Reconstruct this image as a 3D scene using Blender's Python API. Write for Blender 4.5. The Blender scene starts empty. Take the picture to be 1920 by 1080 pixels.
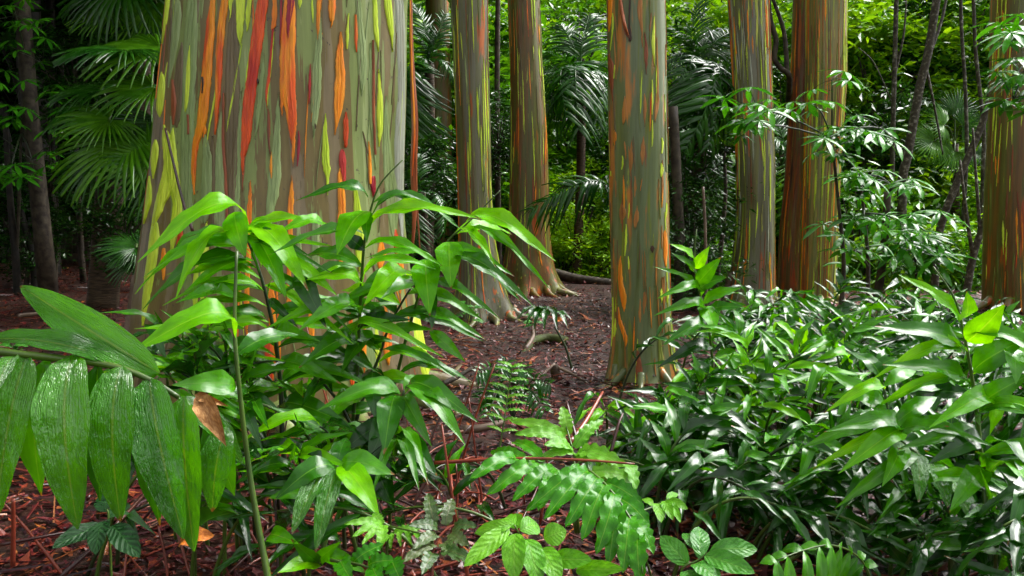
import bpy, math, random
from mathutils import Vector, Matrix, noise as mn

R = math.radians
rng = random.Random(7)
S = bpy.context.scene
COL = S.collection

# ------------------------------------------------------------------ camera
F = 1663.0
PITCH = math.atan(140.0 / F)
EYE = Vector((0, 0, 1.3))
cam_d = bpy.data.cameras.new('camera')
cam_d.sensor_width = 36.0
cam_d.lens = 36.0 * F / 1920.0
cam_d.clip_end = 1000
cam = bpy.data.objects.new('camera', cam_d)
cam.location = EYE
cam.rotation_euler = (R(90) - PITCH, 0, 0)
COL.objects.link(cam)
S.camera = cam

# ------------------------------------------------------------------ sky and sun (overcast)
SUN_ELEV, SUN_AZ = R(55), R(62)          # azimuth measured from +Y towards +X
w = bpy.data.worlds.new('World')
S.world = w
w.use_nodes = True
wn, wl = w.node_tree.nodes, w.node_tree.links
bg = wn['Background']
sky = wn.new('ShaderNodeTexSky')
sky.sky_type = 'NISHITA'
sky.sun_disc = False
sky.sun_elevation = SUN_ELEV
sky.sun_rotation = SUN_AZ
sky.dust_density = 4.0
sky.air_density = 1.0
hs = wn.new('ShaderNodeHueSaturation')
hs.inputs['Saturation'].default_value = 0.08
wl.new(sky.outputs[0], hs.inputs['Color'])
wl.new(hs.outputs[0], bg.inputs['Color'])
bg.inputs['Strength'].default_value = 0.11

sd = bpy.data.lights.new('sun', 'SUN')
sd.energy = 1.5
sd.angle = R(38)
sd.color = (1.0, 0.97, 0.92)
so = bpy.data.objects.new('sun', sd)
v = Vector((math.sin(SUN_AZ) * math.cos(SUN_ELEV), math.cos(SUN_AZ) * math.cos(SUN_ELEV), math.sin(SUN_ELEV)))
so.rotation_euler = v.to_track_quat('Z', 'Y').to_euler()
so.location = (0, 0, 30)
COL.objects.link(so)

S.view_settings.view_transform = 'Standard'
S.view_settings.look = 'None'
S.view_settings.gamma = 1.0
S.view_settings.use_curve_mapping = False
S.view_settings.exposure = 1.88
S.cycles.max_bounces = 4
S.cycles.use_adaptive_sampling = True
S.cycles.adaptive_threshold = 0.03
S.cycles.diffuse_bounces = 2
S.cycles.glossy_bounces = 2
S.cycles.transmission_bounces = 3
S.cycles.caustics_reflective = False
S.cycles.caustics_refractive = False
S.cycles.sample_clamp_indirect = 4.0

# ------------------------------------------------------------------ helpers
CP, SP = math.cos(PITCH), math.sin(PITCH)


def ray(px, py):
    x = (px - 960.0) / F
    y = -(py - 540.0) / F
    return Vector((x, CP + y * SP, -SP + y * CP))


def at(px, py, d):
    """point in the place that lies d metres ahead (world Y) on that line of sight"""
    r = ray(px, py)
    return EYE + r * (d / r.y)


def sstep(a, b, t):
    t = max(0.0, min(1.0, (t - a) / (b - a)))
    return t * t * (3 - 2 * t)


def gz(x, y):
    z = 0.22 * sstep(1.5, 5.5, y)
    z += 0.10 * mn.noise(Vector((x * 0.28, y * 0.28, 3.1))) + 0.035 * mn.noise(Vector((x * 1.1, y * 1.1, 7.7)))
    z += 0.25 * sstep(-2, -9, x) * sstep(5, 14, y)
    z -= 1.2 * sstep(14.5, 19, y) * sstep(-1.5, 1.0, x)
    z += 2.0 * sstep(30, 90, y)
    return z


def mesh_obj(name, verts, faces, mat, parent=None, uvs=None, smooth=True, link=True):
    me = bpy.data.meshes.new(name)
    me.from_pydata([tuple(q) for q in verts], [], faces)
    if smooth:
        me.polygons.foreach_set('use_smooth', [True] * len(me.polygons))
    if uvs is not None:
        ul = me.uv_layers.new(name='UVMap')
        flat = []
        for f in faces:
            for i in f:
                flat.extend(uvs[i])
        ul.data.foreach_set('uv', flat)
    if mat is not None:
        me.materials.append(mat)
    me.update()
    if not link:
        return me
    return put(name, me, parent)


def put(name, me, parent=None, mw=None):
    o = bpy.data.objects.new(name, me)
    COL.objects.link(o)
    if parent is not None:
        o.parent = parent
    if mw is not None:
        o.matrix_basis = mw
    return o


def tag(o, label=None, cat=None, group=None, kind=None):
    if label:
        o['label'] = label
    if cat:
        o['category'] = cat
    if group:
        o['group'] = group
    if kind:
        o['kind'] = kind
    return o


def thing(name, loc, label, cat, group=None):
    o = bpy.data.objects.new(name, None)
    o.empty_display_size = 0.1
    o.location = loc
    COL.objects.link(o)
    return tag(o, label, cat, group)


def catmull(pts, n):
    """resample a polyline (list of equal-length tuples) smoothly to n+1 points"""
    P = [tuple(p) for p in pts]
    m = len(P) - 1
    out = []
    for i in range(n + 1):
        t = i / n * m
        k = min(int(t), m - 1)
        f = t - k
        p0, p1, p2, p3 = P[max(k - 1, 0)], P[k], P[k + 1], P[min(k + 2, m)]
        out.append(tuple(0.5 * (2 * b + (c - a) * f + (2 * a - 5 * b + 4 * c - d) * f * f + (3 * b - a - 3 * c + d) * f ** 3)
                         for a, b, c, d in zip(p0, p1, p2, p3)))
    return out


def tube(pts, radii, n=6, V=None, Fc=None, cap=True):
    """tube through points; returns verts, faces"""
    V = [] if V is None else V
    Fc = [] if Fc is None else Fc
    pts = [Vector(p) for p in pts]
    base = len(V)
    prev = None
    for i, p in enumerate(pts):
        t = (pts[min(i + 1, len(pts) - 1)] - pts[max(i - 1, 0)])
        t = t.normalized() if t.length > 1e-9 else Vector((0, 0, 1))
        if prev is None:
            a = Vector((1, 0, 0)) if abs(t.x) < 0.8 else Vector((0, 1, 0))
            u = t.cross(a).normalized()
        else:
            u = (prev - t * prev.dot(t)).normalized()
        prev = u
        b = t.cross(u)
        for k in range(n):
            a = 2 * math.pi * k / n
            V.append(p + (u * math.cos(a) + b * math.sin(a)) * radii[i])
    for i in range(len(pts) - 1):
        for k in range(n):
            a, b = base + i * n + k, base + i * n + (k + 1) % n
            Fc.append((a, b, b + n, a + n))
    if cap:
        Fc.append(tuple(base + (len(pts) - 1) * n + k for k in range(n)))
        Fc.append(tuple(base + n - 1 - k for k in range(n)))
    return V, Fc


# ------------------------------------------------------------------ materials
def newmat(name):
    m = bpy.data.materials.new(name)
    m.use_nodes = True
    nt = m.node_tree
    nt.nodes.clear()
    out = nt.nodes.new('ShaderNodeOutputMaterial')
    return m, nt, nt.nodes, nt.links, out


def ramp(nodes, stops, interp='LINEAR'):
    r = nodes.new('ShaderNodeValToRGB')
    r.color_ramp.interpolation = interp
    el = r.color_ramp.elements
    while len(el) > 1:
        el.remove(el[-1])
    el[0].position = stops[0][0]
    el[0].color = (*stops[0][1], 1)
    for p, c in stops[1:]:
        e = el.new(p)
        e.color = (*c, 1)
    return r


def mixc(nodes, links, fac, a, b, blend='MIX'):
    m = nodes.new('ShaderNodeMix')
    m.data_type = 'RGBA'
    m.blend_type = blend
    for sock, val in ((m.inputs[0], fac), (m.inputs[6], a), (m.inputs[7], b)):
        if isinstance(val, (int, float)):
            sock.default_value = val
        elif isinstance(val, tuple):
            sock.default_value = (*val, 1) if len(val) == 3 else val
        else:
            links.new(val, sock)
    return m.outputs[2]


def math_n(nodes, links, op, a, b=None, clamp=False):
    m = nodes.new('ShaderNodeMath')
    m.operation = op
    m.use_clamp = clamp
    for i, val in enumerate((a, b)):
        if val is None:
            continue
        if isinstance(val, (int, float)):
            m.inputs[i].default_value = val
        else:
            links.new(val, m.inputs[i])
    return m.outputs[0]


def leafmat(name, dark, light, tcol, transl=0.3, rough=0.25, veins=0.0, spec=0.5, coat=0.0, island=False, rib=None, pinnate=False, bump=0.25, wet=True, film=9.0, tips=False, coat_bump=False):
    m, nt, N, L, out = newmat(name)
    if island:
        g = N.new('ShaderNodeNewGeometry')
        rnd = g.outputs['Random Per Island']
        oi = N.new('ShaderNodeObjectInfo')
        rnd = math_n(N, L, 'FRACT', math_n(N, L, 'ADD', rnd, math_n(N, L, 'MULTIPLY', oi.outputs['Random'], 0.37)))
    else:
        oi = N.new('ShaderNodeObjectInfo')
        rnd = oi.outputs['Random']
    col = mixc(N, L, rnd, dark, light)
    tc = N.new('ShaderNodeTexCoord')
    ns = N.new('ShaderNodeTexNoise')
    ns.inputs['Scale'].default_value = 5.0
    ns.inputs['Detail'].default_value = 3.0
    L.new(tc.outputs['Object'], ns.inputs['Vector'])
    if wet:
        var = ramp(N, [(0.3, (0.72, 0.78, 0.7)), (0.7, (1.2, 1.15, 1.1))])
        L.new(ns.outputs['Fac'], var.inputs[0])
        col = mixc(N, L, 1.0, col, var.outputs[0], 'MULTIPLY')
    height = None
    if rib or veins:
        uv = N.new('ShaderNodeSeparateXYZ')
        L.new(tc.outputs['UV'], uv.inputs[0])
        au = math_n(N, L, 'ABSOLUTE', math_n(N, L, 'SUBTRACT', uv.outputs[0], 0.5))
        if rib:
            mr = N.new('ShaderNodeMapRange')
            mr.inputs[1].default_value = 0.012
            mr.inputs[2].default_value = 0.034
            mr.inputs[3].default_value = 0.8
            mr.inputs[4].default_value = 0.0
            L.new(au, mr.inputs[0])
            col = mixc(N, L, mr.outputs[0], col, rib)
        if veins:
            if pinnate:
                ph = math_n(N, L, 'ADD', math_n(N, L, 'MULTIPLY', uv.outputs[1], 45.0), math_n(N, L, 'MULTIPLY', au, -24.0))
                sw = math_n(N, L, 'SINE', ph)
            else:
                mpv = N.new('ShaderNodeMapping')
                mpv.inputs['Scale'].default_value = (34.0, 2.2, 1.0)
                L.new(tc.outputs['UV'], mpv.inputs['Vector'])
                nv = N.new('ShaderNodeTexNoise')
                nv.inputs['Scale'].default_value = 1.0
                nv.inputs['Detail'].default_value = 2.0
                L.new(mpv.outputs[0], nv.inputs['Vector'])
                sw = math_n(N, L, 'MULTIPLY', math_n(N, L, 'SUBTRACT', nv.outputs['Fac'], 0.5), 4.0)
            height = math_n(N, L, 'MULTIPLY', sw, veins)
            vm = math_n(N, L, 'MULTIPLY', math_n(N, L, 'ADD', sw, 1.0), 0.06 if pinnate else 0.025)
            col = mixc(N, L, vm, col, (dark[0] * .3, dark[1] * .4, dark[2] * .3))
    if (rib or veins) and tips:
        lim = math_n(N, L, 'SUBTRACT', 1.06, math_n(N, L, 'MULTIPLY', math_n(N, L, 'FRACT', math_n(N, L, 'MULTIPLY', rnd, 13.7)), 0.16))
        tipf = N.new('ShaderNodeMapRange')
        tipf.inputs[1].default_value = 0.0
        tipf.inputs[2].default_value = 0.03
        L.new(math_n(N, L, 'SUBTRACT', math_n(N, L, 'ADD', uv.outputs[1], math_n(N, L, 'MULTIPLY', math_n(N, L, 'SUBTRACT', ns.outputs['Fac'], 0.5), 0.2)), lim), tipf.inputs[0])
        col = mixc(N, L, tipf.outputs[0], col, (0.20, 0.11, 0.02))
    # beads and film of water: break the gloss
    bp = None
    if bump > 0:
        nb = N.new('ShaderNodeTexNoise')
        nb.inputs['Scale'].default_value = film
        nb.inputs['Detail'].default_value = 4.0
        nb.inputs['Roughness'].default_value = 0.6
        L.new(tc.outputs['Object'], nb.inputs['Vector'])
        h = math_n(N, L, 'MULTIPLY', nb.outputs['Fac'], 1.0)
        if height is not None:
            h = math_n(N, L, 'ADD', h, height)
        bp = N.new('ShaderNodeBump')
        bp.inputs['Strength'].default_value = bump
        bp.inputs['Distance'].default_value = 0.02
        L.new(h, bp.inputs['Height'])
    p = N.new('ShaderNodeBsdfPrincipled')
    L.new(col, p.inputs['Base Color'])
    if bp:
        L.new(bp.outputs[0], p.inputs['Normal'])
        if coat_bump:
            L.new(bp.outputs[0], p.inputs['Coat Normal'])
    if wet:
        rr = N.new('ShaderNodeMapRange')
        rr.inputs[1].default_value = 0.35
        rr.inputs[2].default_value = 0.65
        rr.inputs[3].default_value = rough * 0.6
        rr.inputs[4].default_value = rough * 1.8
        L.new(ns.outputs['Fac'], rr.inputs[0])
        L.new(rr.outputs[0], p.inputs['Roughness'])
    else:
        p.inputs['Roughness'].default_value = rough
    p.inputs['Specular IOR Level'].default_value = spec
    p.inputs['Coat Weight'].default_value = coat
    p.inputs['Coat Roughness'].default_value = 0.04
    t = N.new('ShaderNodeBsdfTranslucent')
    tcl = mixc(N, L, 1.0, col, tcol, 'MULTIPLY')
    L.new(tcl, t.inputs['Color'])
    if bp:
        L.new(bp.outputs[0], t.inputs['Normal'])
    ms = N.new('ShaderNodeMixShader')
    ms.inputs[0].default_value = transl
    L.new(p.outputs[0], ms.inputs[1])
    L.new(t.outputs[0], ms.inputs[2])
    L.new(ms.outputs[0], out.inputs['Surface'])
    return m


def barkmat(name, base_stops, layers, scale=(9, 9, 0.7), rough=0.42, bump=0.15, spec=0.5):
    """streaky bark: base from a stretched noise ramp, then coloured streak layers
    layer = (colour a, colour b, threshold, softness, scale xy, scale z, seed)"""
    m, nt, N, L, out = newmat(name)
    tc = N.new('ShaderNodeTexCoord')

    def stretched(sx, sz, seed, detail=3.0, dist=0.0):
        mp = N.new('ShaderNodeMapping')
        mp.inputs['Scale'].default_value = (sx, sx, sz)
        mp.inputs['Location'].default_value = (seed * 3.7, seed * 1.9, seed * 5.3)
        L.new(tc.outputs['Object'], mp.inputs['Vector'])
        n = N.new('ShaderNodeTexNoise')
        n.inputs['Scale'].default_value = 1.0
        n.inputs['Detail'].default_value = detail
        n.inputs['Roughness'].default_value = 0.62
        n.inputs['Distortion'].default_value = dist
        L.new(mp.outputs[0], n.inputs['Vector'])
        return n.outputs['Fac']
    f = stretched(scale[0], scale[2], 1.0, 6.0, 0.15)
    rb = ramp(N, base_stops)
    L.new(f, rb.inputs[0])
    col = rb.outputs[0]
    fine = stretched(scale[0] * 5, scale[2] * 3.5, 2.0, 4.0)
    rf = ramp(N, [(0.25, (0.72, 0.72, 0.72)), (0.75, (1.25, 1.25, 1.25))])
    L.new(fine, rf.inputs[0])
    col = mixc(N, L, 1.0, col, rf.outputs[0], 'MULTIPLY')
    for ca, cb, th, soft, sx, sz, seed in layers:
        a = stretched(sx, sz, seed, 4.0, 0.1)
        mr = N.new('ShaderNodeMapRange')
        mr.inputs[1].default_value = th
        mr.inputs[2].default_value = th + soft
        L.new(a, mr.inputs[0])
        b = stretched(sx * 1.3, sz * 1.6, seed + 11.0, 2.0)
        rc = ramp(N, [(0.4, ca), (0.62, cb)])
        L.new(b, rc.inputs[0])
        col = mixc(N, L, mr.outputs[0], col, rc.outputs[0])
    p = N.new('ShaderNodeBsdfPrincipled')
    L.new(col, p.inputs['Base Color'])
    p.inputs['Roughness'].default_value = rough
    p.inputs['Specular IOR Level'].default_value = spec
    bp = N.new('ShaderNodeBump')
    bp.inputs['Strength'].default_value = bump
    bp.inputs['Distance'].default_value = 0.02
    L.new(math_n(N, L, 'ADD', f, math_n(N, L, 'MULTIPLY', fine, 0.4)), bp.inputs['Height'])
    L.new(bp.outputs[0], p.inputs['Normal'])
    L.new(p.outputs[0], out.inputs['Surface'])
    return m


def streakmat(name, a, b, c=None, rough=0.45, sz=2.0):
    """one bark streak colour, drifting between two or three tones along the grain"""
    m, nt, N, L, out = newmat(name)
    tc = N.new('ShaderNodeTexCoord')
    mp = N.new('ShaderNodeMapping')
    mp.inputs['Scale'].default_value = (14, 14, sz)
    L.new(tc.outputs['Object'], mp.inputs['Vector'])
    n = N.new('ShaderNodeTexNoise')
    n.inputs['Scale'].default_value = 1.0
    n.inputs['Detail'].default_value = 4.0
    L.new(mp.outputs[0], n.inputs['Vector'])
    oi = N.new('ShaderNodeObjectInfo')
    f = math_n(N, L, 'ADD', n.outputs['Fac'], math_n(N, L, 'MULTIPLY', math_n(N, L, 'SUBTRACT', oi.outputs['Random'], 0.5), 0.25))
    stops = [(0.35, a), (0.65, b)] if c is None else [(0.30, a), (0.52, b), (0.68, c)]
    r = ramp(N, stops)
    L.new(f, r.inputs[0])
    mp2 = N.new('ShaderNodeMapping')
    mp2.inputs['Scale'].default_value = (70, 70, 6)
    L.new(tc.outputs['Object'], mp2.inputs['Vector'])
    n2 = N.new('ShaderNodeTexNoise')
    n2.inputs['Scale'].default_value = 1.0
    L.new(mp2.outputs[0], n2.inputs['Vector'])
    r2 = ramp(N, [(0.3, (0.78, 0.78, 0.78)), (0.7, (1.15, 1.15, 1.15))])
    L.new(n2.outputs['Fac'], r2.inputs[0])
    col = mixc(N, L, 1.0, r.outputs[0], r2.outputs[0], 'MULTIPLY')
    p = N.new('ShaderNodeBsdfPrincipled')
    L.new(col, p.inputs['Base Color'])
    p.inputs['Roughness'].default_value = rough
    bp = N.new('ShaderNodeBump')
    bp.inputs['Strength'].default_value = 0.12
    bp.inputs['Distance'].default_value = 0.01
    L.new(n2.outputs['Fac'], bp.inputs['Height'])
    L.new(bp.outputs[0], p.inputs['Normal'])
    L.new(p.outputs[0], out.inputs['Surface'])
    return m


def simplemat(name, a, b, scale=8.0, rough=0.5, spec=0.5, island=False, stops=None, bump=0.3, stretch=None):
    m, nt, N, L, out = newmat(name)
    tc = N.new('ShaderNodeTexCoord')
    n = N.new('ShaderNodeTexNoise')
    n.inputs['Scale'].default_value = scale
    n.inputs['Detail'].default_value = 5.0
    if stretch:
        mp = N.new('ShaderNodeMapping')
        mp.inputs['Scale'].default_value = stretch
        L.new(tc.outputs['Object'], mp.inputs['Vector'])
        L.new(mp.outputs[0], n.inputs['Vector'])
    else:
        L.new(tc.outputs['Object'], n.inputs['Vector'])
    if island:
        g = N.new('ShaderNodeNewGeometry')
        r = ramp(N, stops)
        L.new(g.outputs['Random Per Island'], r.inputs[0])
        v = ramp(N, [(0.3, (0.6, 0.6, 0.6)), (0.7, (1.25, 1.25, 1.25))])
        L.new(n.outputs['Fac'], v.inputs[0])
        col = mixc(N, L, 1.0, r.outputs[0], v.outputs[0], 'MULTIPLY')
    else:
        r = ramp(N, stops or [(0.35, a), (0.65, b)])
        L.new(n.outputs['Fac'], r.inputs[0])
        col = r.outputs[0]
    p = N.new('ShaderNodeBsdfPrincipled')
    L.new(col, p.inputs['Base Color'])
    p.inputs['Roughness'].default_value = rough
    p.inputs['Specular IOR Level'].default_value = spec
    bp = N.new('ShaderNodeBump')
    bp.inputs['Strength'].default_value = bump
    bp.inputs['Distance'].default_value = 0.02
    L.new(n.outputs['Fac'], bp.inputs['Height'])
    L.new(bp.outputs[0], p.inputs['Normal'])
    L.new(p.outputs[0], out.inputs['Surface'])
    return m


M = {}
# ginger foliage
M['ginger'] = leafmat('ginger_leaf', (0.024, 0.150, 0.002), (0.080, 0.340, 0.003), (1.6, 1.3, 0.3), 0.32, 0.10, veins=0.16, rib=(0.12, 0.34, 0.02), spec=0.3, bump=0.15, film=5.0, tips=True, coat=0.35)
M['ginger_bright'] = leafmat('ginger_leaf_lit', (0.110, 0.460, 0.002), (0.210, 0.620, 0.003), (1.6, 1.2, 0.3), 0.44, 0.10, veins=0.16, rib=(0.28, 0.62, 0.03), spec=0.25, bump=0.15, film=5.0, tips=True, coat=0.15)  # lit copy of the ginger leaf, backlit brightness put into its colour
M['ginger_dark'] = leafmat('ginger_leaf_shaded', (0.006, 0.050, 0.002), (0.020, 0.125, 0.003), (1.4, 1.3, 0.4), 0.22, 0.08, veins=0.16, rib=(0.05, 0.15, 0.02), spec=0.35, bump=0.15, film=5.0, tips=True, coat=0.4)  # shaded copy of the ginger leaf, depth shade put into its colour
M['big_leaf'] = leafmat('broad_wet_leaf', (0.045, 0.270, 0.002), (0.090, 0.400, 0.003), (1.6, 1.2, 0.3), 0.40, 0.05, veins=0.08, rib=(0.20, 0.42, 0.03), spec=0.8, bump=0.9, film=5.0, tips=True, coat=0.9, coat_bump=True)
M['cane'] = simplemat('ginger_cane', (0.035, 0.075, 0.010), (0.085, 0.15, 0.018), 7, 0.35)
M['cane_dark'] = simplemat('ginger_cane_dark', (0.012, 0.022, 0.008), (0.03, 0.05, 0.012), 9, 0.35)
M['seedling'] = leafmat('seedling_leaf', (0.120, 0.420, 0.012), (0.190, 0.520, 0.020), (1.3, 1.15, 0.5), 0.35, 0.32, veins=0.14, rib=(0.25, 0.55, 0.06), pinnate=True, spec=0.4)
M['seedling_deep'] = leafmat('seedling_leaf_deep', (0.045, 0.240, 0.020), (0.080, 0.330, 0.025), (1.3, 1.15, 0.5), 0.30, 0.28, veins=0.14, rib=(0.16, 0.42, 0.05), pinnate=True, spec=0.5)
M['quilted'] = leafmat('quilted_leaf', (0.008, 0.045, 0.010), (0.014, 0.07, 0.014), (1.2, 1.2, 0.6), 0.12, 0.35, veins=0.9, rib=(0.03, 0.12, 0.02), pinnate=True, spec=0.4)
M['fern'] = leafmat('lobed_fern', (0.030, 0.200, 0.004), (0.060, 0.290, 0.006), (1.4, 1.2, 0.4), 0.28, 0.16, rib=(0.16, 0.36, 0.03), spec=0.3, bump=0.12)
M['fern_bright'] = leafmat('lobed_fern_young', (0.120, 0.400, 0.020), (0.190, 0.480, 0.030), (1.3, 1.15, 0.5), 0.35, 0.26, rib=(0.25, 0.5, 0.08), spec=0.4, bump=0.2)
M['fern_old'] = leafmat('lobed_fern_old', (0.040, 0.110, 0.020), (0.11, 0.15, 0.04), (1.3, 1.15, 0.5), 0.2, 0.26, rib=(0.16, 0.14, 0.05), spec=0.5, coat=0.3, bump=0.3)
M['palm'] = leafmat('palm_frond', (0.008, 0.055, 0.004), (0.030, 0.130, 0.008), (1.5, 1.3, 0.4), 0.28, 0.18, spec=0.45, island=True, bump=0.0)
M['palm_lit'] = leafmat('palm_frond_lit', (0.035, 0.145, 0.004), (0.090, 0.260, 0.008), (1.5, 1.3, 0.4), 0.32, 0.18, spec=0.3, island=True, bump=0.0)  # lit copy of the palm frond, brightened in the colour itself
M['palmate'] = leafmat('palmate_leaf', (0.020, 0.150, 0.006), (0.070, 0.320, 0.010), (1.5, 1.3, 0.4), 0.30, 0.16, spec=0.3, island=True, bump=0.05, coat=0.15)
M['wild_dark'] = leafmat('forest_leaf_dark', (0.008, 0.040, 0.006), (0.030, 0.110, 0.012), (1.5, 1.3, 0.5), 0.3, 0.22, spec=0.6, island=True, wet=False, bump=0.0)  # shaded copy of the forest leaf, darkened in its colour
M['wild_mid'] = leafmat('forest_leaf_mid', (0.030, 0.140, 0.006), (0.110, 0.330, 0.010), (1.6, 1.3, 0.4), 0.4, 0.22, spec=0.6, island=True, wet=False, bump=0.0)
M['wild_lit'] = leafmat('forest_leaf_lit', (0.055, 0.200, 0.005), (0.200, 0.420, 0.012), (1.6, 1.3, 0.4), 0.45, 0.25, spec=0.5, island=True, wet=False, bump=0.0)  # lit copy of the forest leaf, light painted into the colour
M['wild_glow'] = leafmat('forest_leaf_sunlit', (0.15, 0.40, 0.006), (0.32, 0.60, 0.012), (1.5, 1.2, 0.4), 0.45, 0.3, spec=0.3, island=True, wet=False, bump=0.0)  # leaf colour raised to stand in for sunlight in the gap
M['twig'] = simplemat('forest_bark', (0.020, 0.014, 0.010), (0.07, 0.055, 0.035), 14, 0.7, 0.3, bump=0.6)
M['mossbark'] = simplemat('mossy_bark', (0.02, 0.016, 0.010), (0.06, 0.065, 0.03), 20, 0.7, 0.3, bump=0.8, stops=[(0.3, (0.015, 0.012, 0.009)), (0.55, (0.05, 0.045, 0.028)), (0.72, (0.22, 0.22, 0.18))])
M['palmtrunk'] = simplemat('palm_trunk', (0.025, 0.016, 0.008), (0.08, 0.05, 0.025), 6, 0.7, 0.3, stretch=(2, 2, 12), bump=0.6)
M['stalk'] = simplemat('dead_stalk', (0.10, 0.013, 0.008), (0.28, 0.045, 0.018), 6, 0.3, 0.6)
M['stalk_dark'] = simplemat('dead_stalk_dark', (0.020, 0.006, 0.006), (0.07, 0.015, 0.011), 6, 0.3, 0.6)
M['drystick'] = simplemat('dry_stick', (0.08, 0.05, 0.035), (0.22, 0.15, 0.11), 9, 0.5, 0.5)
M['deadleaf'] = simplemat('dead_leaf', (0.30, 0.13, 0.04), (0.52, 0.28, 0.10), 12, 0.55, 0.3)
M['orangeleaf'] = simplemat('orange_leaf', (0.38, 0.09, 0.01), (0.60, 0.20, 0.02), 12, 0.35, 0.5)
M['litter'] = simplemat('leaf_litter', None, None, 30, 0.28, 0.3, island=True, bump=0.2,
                        stops=[(0.0, (0.018, 0.007, 0.009)), (0.36, (0.068, 0.013, 0.017)), (0.64, (0.135, 0.021, 0.019)), (0.83, (0.20, 0.036, 0.018)),
                               (0.92, (0.24, 0.075, 0.025)), (0.98, (0.36, 0.11, 0.02)), (1.0, (0.16, 0.11, 0.08))])
M['soil'] = simplemat('forest_soil', (0.012, 0.006, 0.004), (0.050, 0.018, 0.010), 14, 0.6, 0.3, bump=0.9)
M['stone'] = simplemat('dark_stone', (0.02, 0.02, 0.022), (0.06, 0.06, 0.065), 9, 0.4, 0.5, bump=0.6)
M['moss'] = simplemat('mossy_wood', (0.03, 0.02, 0.012), (0.07, 0.10, 0.02), 7, 0.7, 0.3, bump=0.8)

M['blackbark'] = simplemat('black_bark', (0.006, 0.005, 0.004), (0.024, 0.018, 0.012), 14, 0.6, 0.3, bump=0.6)  # darker copy of the forest bark for the left trunks
# rainbow bark
SAGE, SAGE2, TAUPE, TAUPE2 = (0.215, 0.275, 0.075), (0.290, 0.355, 0.125), (0.165, 0.122, 0.036), (0.205, 0.158, 0.085)
LIME, LIME2 = (0.52, 0.72, 0.025), (0.70, 0.86, 0.06)
ORG, ORG2, RED, RED2, CRIM = (0.92, 0.22, 0.005), (0.95, 0.34, 0.010), (0.52, 0.018, 0.005), (0.80, 0.10, 0.008), (0.34, 0.012, 0.035)
M['bark_big'] = barkmat('rainbow_bark_wide', [(0.37, SAGE2), (0.375, SAGE), (0.465, SAGE), (0.47, TAUPE), (0.56, TAUPE), (0.565, TAUPE2), (0.64, TAUPE2), (0.645, (0.10, 0.078, 0.035))],
                        [((0.27, 0.30, 0.17), SAGE2, 0.66, 0.012, 16, 1.1, 4.0), ((0.07, 0.05, 0.03), (0.20, 0.05, 0.03), 0.68, 0.01, 26, 1.6, 9.0), ((0.10, 0.075, 0.04), (0.06, 0.045, 0.03), 0.66, 0.02, 34, 26.0, 13.0)], scale=(4.6, 4.6, 0.28), rough=0.40)
M['bark_pole'] = barkmat('rainbow_bark_pale', [(0.36, (0.11, 0.140, 0.045)), (0.5, (0.130, 0.165, 0.075)), (0.60, (0.09, 0.11, 0.028)), (0.70, (0.14, 0.09, 0.025))],
                         [((0.42, 0.14, 0.02), (0.50, 0.20, 0.03), 0.545, 0.09, 15, 1.7, 4.0), ((0.16, 0.20, 0.015), (0.10, 0.12, 0.015), 0.60, 0.05, 12, 0.7, 5.0),
                          ((0.30, 0.38, 0.02), (0.40, 0.46, 0.03), 0.67, 0.02, 24, 2.0, 6.0), ((0.12, 0.03, 0.012), (0.25, 0.06, 0.02), 0.68, 0.03, 30, 2.2, 8.0)], scale=(10, 10, 0.6), rough=0.36)
M['bark_rust'] = barkmat('rainbow_bark_rust', [(0.34, (0.20, 0.16, 0.03)), (0.44, (0.24, 0.09, 0.02)), (0.52, (0.14, 0.11, 0.03)), (0.62, (0.18, 0.05, 0.018)), (0.72, (0.08, 0.028, 0.014))],
                         [((0.50, 0.12, 0.015), (0.40, 0.06, 0.012), 0.57, 0.03, 13, 0.8, 4.0), ((0.28, 0.32, 0.02), (0.42, 0.46, 0.05), 0.63, 0.015, 22, 1.1, 5.0),
                          ((0.05, 0.015, 0.01), (0.08, 0.02, 0.015), 0.65, 0.03, 17, 0.6, 8.0)], scale=(9, 9, 0.5), rough=0.36, bump=0.3)
M['bark_tan'] = barkmat('rainbow_bark_tan', [(0.34, (0.25, 0.27, 0.07)), (0.44, (0.30, 0.22, 0.07)), (0.52, (0.18, 0.21, 0.07)), (0.62, (0.26, 0.15, 0.05)), (0.72, (0.16, 0.09, 0.035))],
                        [((0.52, 0.15, 0.02), (0.42, 0.08, 0.015), 0.60, 0.03, 13, 0.8, 4.0), ((0.28, 0.34, 0.03), (0.44, 0.48, 0.06), 0.60, 0.015, 22, 1.1, 5.0),
                         ((0.07, 0.02, 0.012), (0.12, 0.03, 0.015), 0.65, 0.03, 17, 0.6, 8.0)], scale=(9, 9, 0.5), rough=0.36, bump=0.3)
M['bark_grey'] = barkmat('rainbow_bark_grey', [(0.34, (0.20, 0.18, 0.04)), (0.46, (0.13, 0.135, 0.050)), (0.56, (0.15, 0.145, 0.100)), (0.68, (0.09, 0.080, 0.030))],
                         [((0.52, 0.13, 0.015), (0.38, 0.08, 0.015), 0.61, 0.03, 13, 0.9, 4.0), ((0.28, 0.35, 0.025), (0.50, 0.52, 0.06), 0.62, 0.015, 22, 1.0, 5.0),
                          ((0.08, 0.09, 0.02), (0.12, 0.13, 0.03), 0.60, 0.03, 16, 0.7, 7.0), ((0.07, 0.035, 0.02), (0.05, 0.03, 0.02), 0.67, 0.02, 26, 1.0, 8.0)], scale=(11, 11, 0.5), rough=0.36, bump=0.25)
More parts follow.
